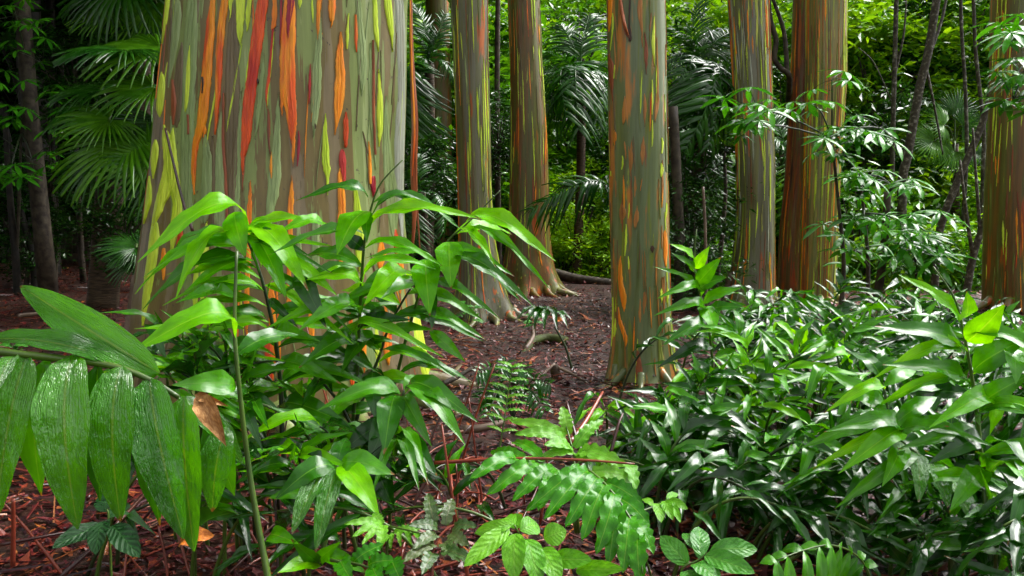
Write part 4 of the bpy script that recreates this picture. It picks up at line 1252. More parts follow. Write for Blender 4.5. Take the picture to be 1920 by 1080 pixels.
right_plant(1400, 3.5, 'ginger with drooping fingered fans above bare wet soil', [(1300, 850, 3.3), (1380, 820, 3.3), (1420, 860, 3.2), (1350, 900, 3.2), (1470, 880, 3.2), (1280, 800, 3.5)], 15, KG, (7, 10), (0.20, 0.28), (0.04, 0.055))
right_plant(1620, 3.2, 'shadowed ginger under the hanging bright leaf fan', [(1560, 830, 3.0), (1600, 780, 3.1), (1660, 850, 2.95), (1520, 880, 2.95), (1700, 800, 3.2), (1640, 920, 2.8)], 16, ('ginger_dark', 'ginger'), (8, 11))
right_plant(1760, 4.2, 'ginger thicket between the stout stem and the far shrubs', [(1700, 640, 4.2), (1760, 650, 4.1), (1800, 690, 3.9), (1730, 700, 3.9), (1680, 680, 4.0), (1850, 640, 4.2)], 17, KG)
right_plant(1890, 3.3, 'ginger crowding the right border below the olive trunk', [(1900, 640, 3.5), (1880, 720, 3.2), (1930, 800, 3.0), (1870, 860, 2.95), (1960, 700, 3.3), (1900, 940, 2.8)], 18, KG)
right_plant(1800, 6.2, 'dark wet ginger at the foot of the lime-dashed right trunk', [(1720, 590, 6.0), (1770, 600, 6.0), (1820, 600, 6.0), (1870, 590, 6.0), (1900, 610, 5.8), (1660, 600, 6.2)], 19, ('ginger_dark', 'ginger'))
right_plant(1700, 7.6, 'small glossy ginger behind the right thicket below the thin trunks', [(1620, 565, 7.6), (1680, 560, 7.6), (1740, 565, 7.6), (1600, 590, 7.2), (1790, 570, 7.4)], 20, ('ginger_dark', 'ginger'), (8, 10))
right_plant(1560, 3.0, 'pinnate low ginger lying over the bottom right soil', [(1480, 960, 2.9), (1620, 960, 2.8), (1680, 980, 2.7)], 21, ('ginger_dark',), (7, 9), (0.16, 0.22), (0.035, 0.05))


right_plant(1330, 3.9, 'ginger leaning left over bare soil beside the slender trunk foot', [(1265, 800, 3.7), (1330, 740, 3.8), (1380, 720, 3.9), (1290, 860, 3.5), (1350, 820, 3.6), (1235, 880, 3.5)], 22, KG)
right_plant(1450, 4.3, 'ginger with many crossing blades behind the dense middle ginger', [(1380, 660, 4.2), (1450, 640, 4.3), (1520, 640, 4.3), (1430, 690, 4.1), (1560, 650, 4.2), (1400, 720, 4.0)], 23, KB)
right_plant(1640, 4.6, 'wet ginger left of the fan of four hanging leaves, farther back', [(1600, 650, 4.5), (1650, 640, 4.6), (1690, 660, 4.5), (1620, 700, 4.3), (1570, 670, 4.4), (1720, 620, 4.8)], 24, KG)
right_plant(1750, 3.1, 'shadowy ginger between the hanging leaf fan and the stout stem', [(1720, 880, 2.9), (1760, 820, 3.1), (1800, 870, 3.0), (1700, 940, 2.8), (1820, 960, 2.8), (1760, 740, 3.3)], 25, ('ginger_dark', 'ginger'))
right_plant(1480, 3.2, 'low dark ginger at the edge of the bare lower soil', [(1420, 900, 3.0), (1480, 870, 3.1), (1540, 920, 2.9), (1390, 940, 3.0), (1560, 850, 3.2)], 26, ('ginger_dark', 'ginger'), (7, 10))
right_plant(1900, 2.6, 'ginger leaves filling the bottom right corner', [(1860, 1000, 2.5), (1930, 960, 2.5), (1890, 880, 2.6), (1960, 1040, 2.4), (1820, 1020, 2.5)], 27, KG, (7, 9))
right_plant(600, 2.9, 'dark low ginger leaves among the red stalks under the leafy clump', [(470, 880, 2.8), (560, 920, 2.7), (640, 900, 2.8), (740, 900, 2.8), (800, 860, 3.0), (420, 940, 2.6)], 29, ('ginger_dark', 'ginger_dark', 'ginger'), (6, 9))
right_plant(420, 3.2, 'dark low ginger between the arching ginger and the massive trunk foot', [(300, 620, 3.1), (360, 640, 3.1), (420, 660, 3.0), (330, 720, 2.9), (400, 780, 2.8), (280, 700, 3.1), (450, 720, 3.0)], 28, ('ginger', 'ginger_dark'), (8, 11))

# ------------------------------------------------------------------ lobed ferns and seedlings near the bottom
def lobe_mesh(mat, seed, waves=5.0, amp=0.16):
    V, Fc, U = [], [], []
    nx = 22
    cols = [-0.5, -0.25, 0.0, 0.25, 0.5]
    for i in range(nx + 1):
        t = i / nx
        wd = (0.55 + 0.45 * math.sin(math.pi * min(1, t * 1.1 + 0.05))) * (1 - max(0, (t - 0.82) / 0.18) ** 2 * 0.95)
        wv = amp * math.sin(t * waves * 2 * math.pi + seed)
        zc = 0.16 * math.sin(math.pi * t ** 0.8)
        for c in cols:
            s = 1 if c > 0 else -1
            y = c * wd * (1 + s * wv * (1 if abs(c) > .3 else 0.4))
            z = zc + 0.022 * math.sin(t * waves * 2 * math.pi + seed + s * 0.9) * abs(c) * 2 + 0.05 * abs(c)
            V.append((t, y, z))
            U.append((c + 0.5, t))
    k = len(cols)
    for i in range(nx):
        for j in range(k - 1):
            a = i * k + j
            Fc.append((a, a + k, a + k + 1, a + 1))
    return mesh_obj('lobe', V, Fc, mat, uvs=U, link=False)


for k in ('fern', 'fern_bright', 'fern_old'):
    LEAF[k] = [lobe_mesh(M[k], s, 4.0 + s * 0.7, 0.16) for s in (0, 1, 2)]


def fern_frond(root, origin, pix, key, lobes, r=0.005, mat='cane'):
    fr, P = add_tube('frond', root, origin, [at(*p) for p in pix], r, r * 0.5, M[mat], 5)
    for row in lobes:
        bx, by, bd, tx, ty, td, wp = row[:7]
        add_leaf(fr, origin, row[7] if len(row) > 7 else key, at(bx, by, bd), at(tx, ty, td), wp / F * (bd + td) / 2, rng.randint(0, 2), Vector((rng.uniform(-.3, .3), -0.8, 0.8)), 'lobe')
    return fr


o = gbase(1085, 2.6)
g = thing('lobed_fern', o, 'large fern with wavy glossy lobes spread over the bottom centre', 'fern')
fern_frond(g, o, [(1085, 1000, 2.55), (1080, 900, 2.55), (1100, 880, 2.5), (1150, 925, 2.4), (1195, 1000, 2.3), (1205, 1075, 2.2)], 'fern', [
    (1092, 880, 2.5, 985, 960, 2.35, 34), (1105, 884, 2.5, 1020, 975, 2.3, 36), (1120, 895, 2.46, 1060, 990, 2.3, 36), (1135, 908, 2.44, 1092, 1015, 2.28, 38),
    (1150, 925, 2.4, 1118, 1040, 2.26, 38), (1165, 945, 2.38, 1142, 1060, 2.25, 38), (1180, 968, 2.35, 1168, 1075, 2.22, 38), (1195, 1000, 2.3, 1200, 1095, 2.2, 38),
    (1110, 884, 2.5, 1195, 905, 2.5, 30, 'fern_bright'), (1135, 905, 2.45, 1205, 945, 2.4, 34), (1160, 935, 2.4, 1218, 985, 2.35, 36), (1185, 975, 2.35, 1225, 1040, 2.25, 34)])
fern_frond(g, o, [(1080, 1000, 2.55), (1060, 900, 2.6), (1010, 865, 2.6), (940, 865, 2.55), (868, 895, 2.45)], 'fern', [
    (1040, 880, 2.6, 960, 940, 2.45, 34), (1005, 866, 2.6, 912, 930, 2.45, 32), (970, 862, 2.58, 880, 900, 2.42, 32), (1050, 885, 2.6, 1010, 960, 2.4, 34),
    (1020, 866, 2.6, 960, 830, 2.75, 26), (985, 862, 2.6, 920, 850, 2.7, 26), (1065, 890, 2.58, 1035, 950, 2.4, 30)])
fern_frond(g, o, [(1080, 1000, 2.55), (1078, 900, 2.6), (1075, 850, 2.7), (1062, 800, 2.8)], 'fern_bright', [
    (1064, 815, 2.8, 1054, 762, 2.85, 26), (1060, 820, 2.78, 955, 790, 2.8, 24), (1056, 822, 2.75, 965, 815, 2.7, 26), (1078, 840, 2.72, 1132, 788, 2.8, 26), (1076, 850, 2.7, 1015, 858, 2.6, 26),
    (1082, 850, 2.7, 1180, 880, 2.55, 34), (1080, 858, 2.68, 1140, 862, 2.6, 28), (1070, 845, 2.7, 1020, 835, 2.6, 28), (1175, 870, 2.55, 1192, 920, 2.45, 26)])

o = gbase(715, 2.5)
g = thing('pale_fern', o, 'small pale yellow-green fern left of the large wavy fern', 'fern')
fern_frond(g, o, [(722, 1070, 2.4), (712, 1000, 2.4), (716, 985, 2.42), (790, 1000, 2.3)], 'fern_bright', [
    (716, 985, 2.42, 645, 983, 2.35, 18), (716, 985, 2.42, 660, 1008, 2.32, 18), (716, 984, 2.42, 700, 962, 2.45, 20), (718, 986, 2.4, 712, 1030, 2.3, 22), (716, 990, 2.4, 678, 1022, 2.3, 16)])
fern_frond(g, o, [(722, 1070, 2.4), (728, 1010, 2.4), (745, 998, 2.4), (794, 1004, 2.35)], 'fern_bright', [
    (738, 1000, 2.4, 732, 1030, 2.35, 10), (750, 997, 2.4, 752, 1026, 2.33, 10), (765, 997, 2.38, 772, 1022, 2.3, 10), (778, 1000, 2.36, 792, 1020, 2.3, 9), (740, 998, 2.4, 790, 992, 2.4, 16), (730, 1005, 2.4, 705, 1035, 2.3, 16)])
o = gbase(800, 2.45)
g = thing('mottled_fern', o, 'old mottled brownish fern between the pale fern and bright seedling', 'fern')
fern_frond(g, o, [(810, 1090, 2.3), (815, 1020, 2.35), (850, 985, 2.4), (880, 990, 2.4)], 'fern_old', [
    (815, 985, 2.42, 802, 925, 2.5, 26), (835, 985, 2.42, 848, 935, 2.5, 26), (820, 990, 2.4, 765, 985, 2.35, 22), (850, 990, 2.4, 895, 988, 2.35, 24), (820, 1005, 2.38, 775, 1030, 2.28, 26),
    (845, 1000, 2.38, 880, 1025, 2.3, 26), (815, 1020, 2.36, 755, 1055, 2.25, 26), (830, 1020, 2.35, 862, 1055, 2.25, 26), (812, 1040, 2.33, 790, 1078, 2.2, 28), (825, 1040, 2.33, 900, 1060, 2.2, 26)], mat='stalk')
o = gbase(690, 2.35)
g = thing('wavy_fern', o, 'dark wavy fern frond creeping at the bottom edge under the pale fern', 'fern')
fern_frond(g, o, [(620, 1050, 2.3), (680, 1060, 2.25), (740, 1085, 2.2)], 'fern', [(660, 1058, 2.28, 720, 1020, 2.3, 30), (690, 1062, 2.25, 740, 1050, 2.22, 34), (640, 1052, 2.3, 660, 1090, 2.2, 34), (700, 1065, 2.24, 715, 1098, 2.15, 34), (735, 1050, 2.25, 750, 1085, 2.2, 40)])


def seedling(px, d, label, stem, rows, key, name='seedling'):
    o = gbase(px, d)
    g = thing(name, o, label, 'plant')
    pts = [at(*p) for p in stem]
    add_tube('stem', g, o, [o - Vector((0, 0, 0.02))] + pts, 0.004, 0.002, M['cane'], 5)
    for r in rows:
        bx, by, bd, tx, ty, td, wp = r[:7]
        add_leaf(g, o, r[7] if len(r) > 7 else key, at(bx, by, bd), at(tx, ty, td), wp / F * (bd + td) / 2, rng.choice((0, 1, 1)), Vector((rng.uniform(-.3, .3), -0.9, 0.7)))
    return g


seedling(985, 2.1, 'bright yellow-green seedling with oval veined leaves at the bottom centre', [(1000, 1060, 2.1), (980, 1015, 2.1), (965, 985, 2.1)], [
    (955, 990, 2.1, 870, 1062, 2.0, 40), (968, 1000, 2.1, 965, 1090, 2.0, 48), (975, 995, 2.1, 1010, 985, 2.15, 42), (965, 985, 2.12, 940, 975, 2.2, 36), (985, 1010, 2.1, 1010, 1098, 2.0, 48),
    (1020, 1010, 2.1, 1062, 995, 2.1, 46), (1010, 1030, 2.1, 1050, 1090, 2.0, 50), (960, 985, 2.1, 890, 1000, 2.1, 28), (975, 990, 2.12, 960, 968, 2.2, 34), (1030, 1050, 2.1, 1110, 1050, 2.05, 40), (1080, 1070, 2.1, 1170, 1068, 2.0, 34),
    (1100, 1080, 2.1, 1140, 1110, 2.0, 44)], 'seedling')
seedling(1330, 2.4, 'fresh green seedling with a leafy sprig in the bare patch lower right', [(1275, 1085, 2.3), (1310, 1050, 2.3), (1335, 1032, 2.3)], [
    (1290, 1060, 2.3, 1238, 1005, 2.35, 42), (1310, 1048, 2.3, 1310, 988, 2.4, 38), (1330, 1034, 2.3, 1420, 1030, 2.3, 42, 'seedling_deep'), (1320, 1042, 2.3, 1415, 1075, 2.2, 44, 'seedling_deep'),
    (1300, 1058, 2.3, 1350, 1095, 2.2, 46), (1318, 1045, 2.3, 1280, 1000, 2.4, 30), (1285, 1070, 2.3, 1310, 1105, 2.2, 40)], 'seedling_deep')
seedling(1250, 2.7, 'small yellow-green sprig beside the tip of the large wavy fern', [(1195, 985, 2.55), (1225, 950, 2.6), (1255, 935, 2.6)], [
    (1225, 950, 2.6, 1205, 935, 2.65, 16), (1232, 945, 2.6, 1240, 980, 2.5, 24), (1245, 940, 2.6, 1262, 975, 2.5, 20), (1252, 938, 2.6, 1290, 955, 2.55, 18), (1250, 936, 2.6, 1270, 925, 2.65, 16), (1255, 940, 2.6, 1276, 980, 2.5, 16)], 'seedling')
seedling(190, 2.1, 'dark quilted-leaf seedling under the hanging leaves at lower left', [(205, 1000, 2.1), (200, 960, 2.1)], [
    (198, 960, 2.1, 205, 918, 2.2, 44), (195, 985, 2.1, 98, 1028, 2.0, 44), (202, 975, 2.1, 180, 1040, 2.0, 44), (210, 985, 2.1, 262, 1045, 2.0, 46), (205, 970, 2.1, 240, 960, 2.15, 40)], 'quilted')
for i, (px, py, d, lab) in enumerate([(868, 585, 8.4, 'tiny leafy seedling at the left foot of the grey flared eucalyptus'), (890, 598, 8.2, 'tiny seedling on the litter before the grey flared eucalyptus'),
                                      (1000, 640, 7.3, 'tiny green seedling beside the mossy fallen branch'), (20, 560, 6.0, 'low green seedling at the left border on dark litter')]):
    o = at(px, py, d)
    o.z = gz(o.x, d)
    g = thing('small_seedling', o, lab, 'plant')
    r = random.Random(i)
    tp = o + Vector((0, 0, 0.22))
    add_tube('stem', g, o, [o, o + Vector((0.02, 0, 0.1)), tp], 0.004, 0.002, M['cane'], 5)
    for k in range(9):
        a = r.uniform(0, 6.28)
        b = o.lerp(tp, r.uniform(0.4, 1))
        add_leaf(g, o, 'seedling_deep', b, b + Vector((math.cos(a), math.sin(a), r.uniform(-.2, .4))) * 0.1, 0.05, 1)


# small pinnate plants (upright frond, drooping lower right frond, dark feathery plant)
def pinnate_px(root, origin, pix, key, n, lpx, wpx, up=0.2, r=0.004, mat='cane', ang=0.6, name='frond', droop=0.2):
    fr, P = add_tube(name, root, origin, [at(*p) for p in pix], r, r * 0.4, M[mat], 5, 16)
    m = len(P) - 1
    for i in range(n):
        t = 0.25 + 0.75 * i / (n - 1)
        k = min(t * m, m - 0.001)
        j = int(k)
        p = P[j].lerp(P[j + 1], k - j)
        tan = (P[j + 1] - P[j]).normalized()
        view = (p - EYE).normalized()
        sd = tan.cross(view).normalized()
        d = (p - EYE).length
        ll = lpx / F * d * (0.55 + 0.45 * math.sin(math.pi * (0.15 + 0.75 * (t - .25) / .75)))
        for s in (-1, 1):
            tip = p + (sd * s + tan * ang).normalized() * ll + Vector((0, rng.uniform(-.15, .1) * ll, -droop * ll))
            add_leaf(fr, origin, key, p, tip, wpx / F * d, rng.choice((0, 1, 2)), Vector((0, -0.6, 0.8)), 'leaflet')
    return fr


o = gbase(945, 3.5)
g = thing('young_fern', o, 'single upright pale green frond rising before the bare litter', 'fern')
pinnate_px(g, o, [(932, 870, 3.4), (945, 790, 3.45), (952, 740, 3.5), (960, 688, 3.5)], 'fern_bright', 9, 40, 7, mat='cane', ang=0.1, droop=-0.1)
o = gbase(965, 4.3)
g = thing('feathery_plant', o, 'dark feathery plant on the litter behind the upright pale frond', 'plant')
for tx, ty in ((895, 700), (900, 745), (940, 690), (1030, 720), (1020, 770), (990, 700), (915, 780)):
    pinnate_px(g, o, [(962, 785, 4.3), ((962 + tx) / 2, min(ty, 735) - 5, 4.3), (tx, ty, 4.15 + rng.uniform(-.2, .2))], 'ginger_dark', 9, 30, 7, mat='cane_dark', droop=0.4)
o = gbase(1620, 2.5)
g = thing('pinnate_plant', o, 'low frond with narrow leaflets arching over the bottom right corner soil', 'plant')
pinnate_px(g, o, [(1640, 1100, 2.4), (1610, 1045, 2.4), (1550, 1022, 2.35), (1455, 1050, 2.25)], 'ginger', 9, 62, 20, droop=0.9, ang=0.5)
o = gbase(1078, 5.9)
g = thing('umbrella_seedling', o, 'dark lobed leaf on one thin stalk left of the slender trunk', 'plant')
st, P = add_tube('stem', g, o, [o, at(1072, 690, 5.9), at(1060, 650, 5.9), at(1040, 612, 5.9)], 0.012, 0.007, M['cane_dark'], 6)
for tx, ty, td in ((968, 600, 5.7), (985, 615, 5.6), (1000, 620, 5.6), (1020, 622, 5.6), (1045, 620, 5.6), (1065, 615, 5.7), (1072, 600, 5.8), (985, 588, 6.0), (1040, 590, 6.1), (1010, 585, 6.1)):
    add_leaf(g, o, 'ginger_dark', at(1025 + (tx - 1025) * 0.2, 592, 5.9), at(tx, ty, td), 0.05, 2, Vector((0, 0, 1)), 'leaf')

# ------------------------------------------------------------------ litter, sticks, stalks
def litter():
    V, Fc = [], []
    r = random.Random(5)

    def one(x, y, s):
        a = r.uniform(0, 6.283)
        ca, sa = math.cos(a), math.sin(a)
        z = gz(x, y) + r.uniform(0.004, 0.035)
        tx, ty = r.uniform(-.3, .3), r.uniform(-.3, .3)
        wd = s * r.uniform(0.22, 0.5)
        cup = r.uniform(-.2, .25)
        b = len(V)
        for u, v2, h in ((-.5, 0, cup), (-.1, -.5, 0), (0, 0, -.03), (-.1, .5, 0), (.5, 0, cup)):
            lx, ly = u * s, v2 * wd
            V.append((x + lx * ca - ly * sa, y + lx * sa + ly * ca, z + h * s + lx * tx + ly * ty))
        Fc.extend(((b, b + 1, b + 2), (b, b + 2, b + 3), (b + 1, b + 4, b + 2), (b + 2, b + 4, b + 3)))
    n = 0
    while n < 78000:
        y = 2.0 + 14.0 * r.random() ** 1.35
        x = r.uniform(-0.66, 0.66) * (y + 1.0)
        one(x, y, r.uniform(0.024, 0.060) if r.random() < 0.82 else r.uniform(0.06, 0.105))
        n += 1
    for i in range(2600):     # short twigs in the litter
        y = 2.2 + 11 * r.random() ** 1.3
        x = r.uniform(-.6, .6) * (y + 1)
        a = r.uniform(0, 6.28)
        L = r.uniform(0.08, 0.35)
        z = gz(x, y) + 0.02
        p0 = Vector((x, y, z))
        p1 = p0 + Vector((math.cos(a) * L, math.sin(a) * L, r.uniform(-.02, .05)))
        tube([p0, p1], [0.004, 0.003], 3, V, Fc, False)
    o = mesh_obj('leaf_litter', V, Fc, M['litter'], smooth=False)
    tag(o, 'wet red-brown fallen leaves and twigs covering the forest floor', 'leaf litter', kind='stuff')


litter()


def stick(name, label, pts, r0, r1, mat, group=None, cat='stick', n=6):
    P = [at(*p) for p in pts]
    o = P[0].copy()
    ob, _ = add_tube(name, None, o, P, r0, r1, mat, n)
    ob.location = o
    return tag(ob, label, cat, group)


stick('leaning_twig', 'thin dark red twig leaning on the left side of the massive trunk', [(310, 240, 4.70), (325, 305, 4.68), (345, 385, 4.66), (362, 435, 4.64)], 0.006, 0.009, M['stalk_dark'])
stick('fallen_stalk', 'long straight red stalk lying level across the large wavy fern', [(815, 868, 2.62), (950, 860, 2.58), (1080, 862, 2.52), (1190, 870, 2.48)], 0.006, 0.003, M['stalk'])
stick('fallen_stalk', 'orange split stalk slanting up beside the slender trunk foot', [(1068, 830, 2.9), (1095, 795, 3.0), (1130, 735, 3.2)], 0.012, 0.005, M['stalk'])
stick('fallen_stalk', 'dark red stalk leaning left out of the bright fern lobes', [(1090, 850, 2.75), (1078, 815, 2.8), (1062, 752, 2.9)], 0.010, 0.004, M['stalk_dark'])
stick('fallen_stalk', 'short dark red stalk standing beneath the low ginger spray', [(1145, 850, 3.1), (1158, 800, 3.15), (1168, 775, 3.2)], 0.008, 0.004, M['stalk_dark'])
stick('fallen_branch', 'pale wet branch lying on the litter left of the upright frond', [(870, 806, 4.2), (905, 802, 4.2), (945, 792, 4.25)], 0.022, 0.016, M['drystick'], cat='branch')
stick('fallen_branch', 'mossy crooked branch on the litter in the gap between the trunks', [(960, 690, 6.6), (985, 660, 6.9), (1000, 640, 7.1), (1030, 634, 7.2), (1060, 640, 7.1)], 0.03, 0.045, M['moss'], cat='branch')
stick('fallen_branch', 'thin curved twig rising from the mossy crooked branch', [(985, 655, 6.9), (1000, 630, 7.1), (996, 605, 7.3)], 0.02, 0.01, M['drystick'], cat='branch')
stick('broken_stump', 'short broken stub standing on the litter left of the slender trunk', [(1058, 740, 5.7), (1045, 710, 5.7), (1038, 685, 5.7)], 0.05, 0.03, M['palmtrunk'], cat='stump')
stick('fallen_branch', 'pale stalk slanting down from the broken stub', [(1040, 682, 5.7), (1015, 705, 5.6), (990, 730, 5.4)], 0.01, 0.008, M['drystick'], cat='branch')
stick('fallen_branch', 'dead branch arching from the stub toward the slender trunk', [(1045, 688, 5.7), (1080, 705, 5.6), (1110, 725, 5.5)], 0.012, 0.006, M['drystick'], cat='branch')
stick('fallen_branch', 'dark branch on the litter by the right foot of the massive trunk', [(830, 720, 5.2), (860, 705, 5.3), (885, 690, 5.4)], 0.02, 0.012, M['twig'], cat='branch')
stick('fallen_branch', 'dark log lying along the far rim of the litter', [(1035, 512, 14.2), (1085, 524, 14.0), (1150, 532, 13.8)], 0.09, 0.07, M['twig'], cat='branch')
stick('fallen_branch', 'thin branch lying on dark litter at the left', [(35, 592, 4.8), (70, 588, 4.9), (115, 583, 5.0)], 0.012, 0.008, M['drystick'], cat='branch')
stick('fallen_stalk', 'upright red stalk at the lower left border', [(24, 1060, 2.0), (25, 990, 2.0), (25, 935, 2.0)], 0.006, 0.004, M['stalk'])
stick('fallen_stalk', 'red stalk crossing the soil under the dark quilted seedling', [(110, 1085, 2.0), (170, 1030, 2.05), (240, 960, 2.2), (290, 905, 2.4)], 0.006, 0.004, M['stalk_dark'])
stick('fallen_stalk', 'long thin red stalk lying level across the lower left', [(0, 1022, 2.1), (60, 1010, 2.1), (125, 998, 2.15)], 0.005, 0.003, M['stalk_dark'])
rr = random.Random(77)
for i in range(95):
    px = rr.choice((rr.uniform(420, 900), rr.uniform(700, 1050), rr.uniform(350, 800), rr.uniform(100, 500)))
    d = rr.uniform(2.5, 4.1)
    p = at(px, 800, d)
    p.z = gz(p.x, d) + 0.01
    a = rr.uniform(0, math.pi)
    up = rr.random() < 0.35
    L = rr.uniform(0.25, 0.7)
    el = R(rr.uniform(35, 75)) if up else R(rr.uniform(-2, 14))
    q = p + Vector((math.cos(a) * math.cos(el), math.sin(a) * math.cos(el) * 0.7, math.sin(el))) * L
    q.z = max(q.z, gz(q.x, q.y) + 0.02)
    mid = p.lerp(q, 0.5) + Vector((rr.uniform(-.03, .03), 0, rr.uniform(0, .05)))
    ob, _ = add_tube('fallen_stalk', None, p, [p, mid, q], rr.uniform(0.004, 0.008), 0.003, M['stalk'] if rr.random() < 0.6 else M['stalk_dark'], 5, 6)
    ob.location = p
    tag(ob, 'dead red-brown stalk in the tangle beneath the central gingers', 'stalk', 'dead red stalks tangled under the gingers')
rr = random.Random(78)
for i in range(16):
    px = rr.uniform(1230, 1900)
    d = rr.uniform(2.7, 3.4)
    p = at(px, 900, d)
    p.z = gz(p.x, d) + 0.012
    a = rr.uniform(-0.5, 0.5)
    L = rr.uniform(0.2, 0.5)
    q = p + Vector((math.cos(a) * L, math.sin(a) * L, 0.02))
    q.z = gz(q.x, q.y) + 0.02
    ob, _ = add_tube('fallen_stalk', None, p, [p, p.lerp(q, .5) + Vector((0, 0, .02)), q], 0.006, 0.003, M['stalk'], 5, 5)
    ob.location = p
    tag(ob, 'dead red stalk lying on the soil under the right-hand gingers', 'stalk', 'dead stalks under the right gingers')
for px, py, d, lab in [(337, 1022, 2.05, 'orange fallen leaf under the big hanging leaves'), (1040, 605, 7.8, 'orange fallen leaf beside the dark lobed leaf'), (195, 620, 4.6, 'orange leaf on dark litter left of the massive trunk')]:
    p = at(px, py, d)
    g = thing('fallen_leaf', p, lab, 'leaf')
    add_leaf(g, p, 'orangeleaf', p, p + Vector((0.09, -0.02, 0.03)), 0.05, 0, Vector((0.2, -0.7, 0.8)), 'blade')
def stone(px, py, d, s, lab):
    p = at(px, py, d)
    p.z = gz(p.x, d)
    V, Fc = [], []
    nu, nv = 12, 7
    for j in range(nv + 1):
        for i in range(nu):
            th, ph = 2 * math.pi * i / nu, math.pi * j / nv
            q = Vector((math.sin(ph) * math.cos(th), math.sin(ph) * math.sin(th), math.cos(ph) * 0.6))
            q *= s * (1 + 0.35 * mn.noise(q * 1.7 + Vector((px, 0, 0))))
            V.append(q)
    for j in range(nv):
        for i in range(nu):
            a, b = j * nu + i, j * nu + (i + 1) % nu
            Fc.append((a, b, b + nu, a + nu))
    ob = mesh_obj('stone', V, Fc, M['stone'])
    ob.location = p
    tag(ob, lab, 'stone')


stone(30, 585, 4.9, 0.10, 'dark wet stone at the left border')
stone(125, 612, 4.6, 0.13, 'dark wet stone left of the massive trunk')
stone(100, 600, 4.9, 0.08, 'smaller dark stone behind the wet stone left of the massive trunk')


# ------------------------------------------------------------------ palms
def fan_frond_mesh(mat, nseg, spread, seed):
    r = random.Random(seed)
    V, Fc = [], []
    for i in range(nseg):
        a = R(-spread + 2 * spread * i / (nseg - 1)) + r.uniform(-.02, .02)
        L = (0.75 + 0.25 * math.cos(a * 0.6)) * r.uniform(0.9, 1.05)
        dx, dy = math.cos(a), math.sin(a)
        droop = r.uniform(0.30, 0.6)
        b = len(V)
        n = 6
        for k in range(n + 1):
            t = k / n
            rad = L * t
            fused = 0.42
            wd = (R(2 * spread) / (nseg - 1) * rad * 0.55) if t < fused else 0.55 * R(2 * spread) / (nseg - 1) * L * fused * (1 - (t - fused) / (1 - fused)) ** 0.7
            wd = max(wd, 0.002)
            z = 0.10 * t - droop * max(0, t - 0.35) ** 1.8
            shrink = 1 - 0.25 * droop * max(0, t - 0.5)
            for s, h in ((-1, -0.012), (0, 0.012), (1, -0.012)):
                V.append((rad * dx * shrink - dy * wd * s, rad * dy * shrink + dx * wd * s, z + h * (1 if t > 0 else 0)))
        for k in range(n):
            q = b + k * 3
            Fc.append((q, q + 3, q + 4, q + 1))
            Fc.append((q + 1, q + 4, q + 5, q + 2))
    return mesh_obj('frond', V, Fc, mat, link=False)


def feather_frond_mesh(mat, n, arch, seed, lw=0.045, ll=0.42, droop=0.5):
    """rachis from 0 to 1 on X, bowing up by arch, leaflets in two rows"""
    r = random.Random(seed)
    V, Fc = [], []
    pts = [Vector((i / 12, 0, arch * math.sin(math.pi * (i / 12) ** 0.75))) for i in range(13)]
    tube(pts, [0.012 * (1 - 0.8 * i / 12) for i in range(13)], 4, V, Fc, False)
    for i in range(n):
        t = 0.12 + 0.88 * i / (n - 1)
        k = min(t * 12, 11.999)
        j = int(k)
        p = pts[j].lerp(pts[j + 1], k - j)
        tan = (pts[j + 1] - pts[j]).normalized()
        for s in (-1, 1):
            if r.random() < 0.10:
                continue
            L = ll * (0.35 + 0.65 * math.sin(math.pi * (0.12 + 0.80 * t))) * r.uniform(0.7, 1.12)
            dr2 = droop * r.uniform(0.5, 1.7)
            d = (Vector((0, s, r.uniform(-.1, .45))) + tan * (0.45 + 0.7 * t + r.uniform(-.2, .25))).normalized()
            b = len(V)
            m = 5
            for q in range(m + 1):
                u = q / m
                c = p + d * L * u - Vector((0, 0, dr2 * L * u * u))
                wd = lw * math.sin(math.pi * (0.08 + 0.92 * u) ** 0.7) * 0.5 if u < 1 else 0.001
                c2 = tan * wd
                V.append(c - c2 + Vector((0, 0, -.006)))
                V.append(c + Vector((0, 0, .006)))
                V.append(c + c2 + Vector((0, 0, -.006)))
            for q in range(m):
                z = b + q * 3
                Fc.append((z, z + 3, z + 4, z + 1))
                Fc.append((z + 1, z + 4, z + 5, z + 2))
    return mesh_obj('frond', V, Fc, mat, link=False)


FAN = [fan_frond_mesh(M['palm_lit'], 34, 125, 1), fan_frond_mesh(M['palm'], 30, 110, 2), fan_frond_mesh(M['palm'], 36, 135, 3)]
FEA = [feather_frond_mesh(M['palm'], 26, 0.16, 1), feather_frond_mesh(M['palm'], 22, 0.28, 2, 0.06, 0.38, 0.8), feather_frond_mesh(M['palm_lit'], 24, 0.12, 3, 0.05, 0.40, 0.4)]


def place_frond(root, origin, me, base, tip, hint):
    m = frame(base, tip, (tip - base).length, hint)
    return put('frond', me, root, Matrix.Translation(-origin) @ m)


def fan_palm(px, d, crown_px, label, fronds, tr=0.09, mat='palmtrunk'):
    """fronds: hub x, hub y, hub d, tip x, tip y, tip d, mesh, hint"""
    o = gbase(px, d)
    g = thing('fan_palm', o, label, 'palm', 'fan palms left of the massive trunk' if px < 600 else None)
    top = at(*crown_px)
    add_tube('trunk', g, o, [o - Vector((0, 0, .05)), o.lerp(top, .5), top], tr * 1.2, tr, M[mat], 10)
    for hx, hy, hd, tx, ty, td, k, hint in fronds:
        h = at(hx, hy, hd)
        pet, _ = add_tube('petiole', g, o, [top, top.lerp(h, 0.5) + Vector((0, 0, 0.10)), h], 0.014, 0.009, M['cane'], 5, 8)
        place_frond(g, o, FAN[k], h, h + (at(tx, ty, td) - h) * (1.3 if px < 600 else 1.0), Vector(hint))
    return g


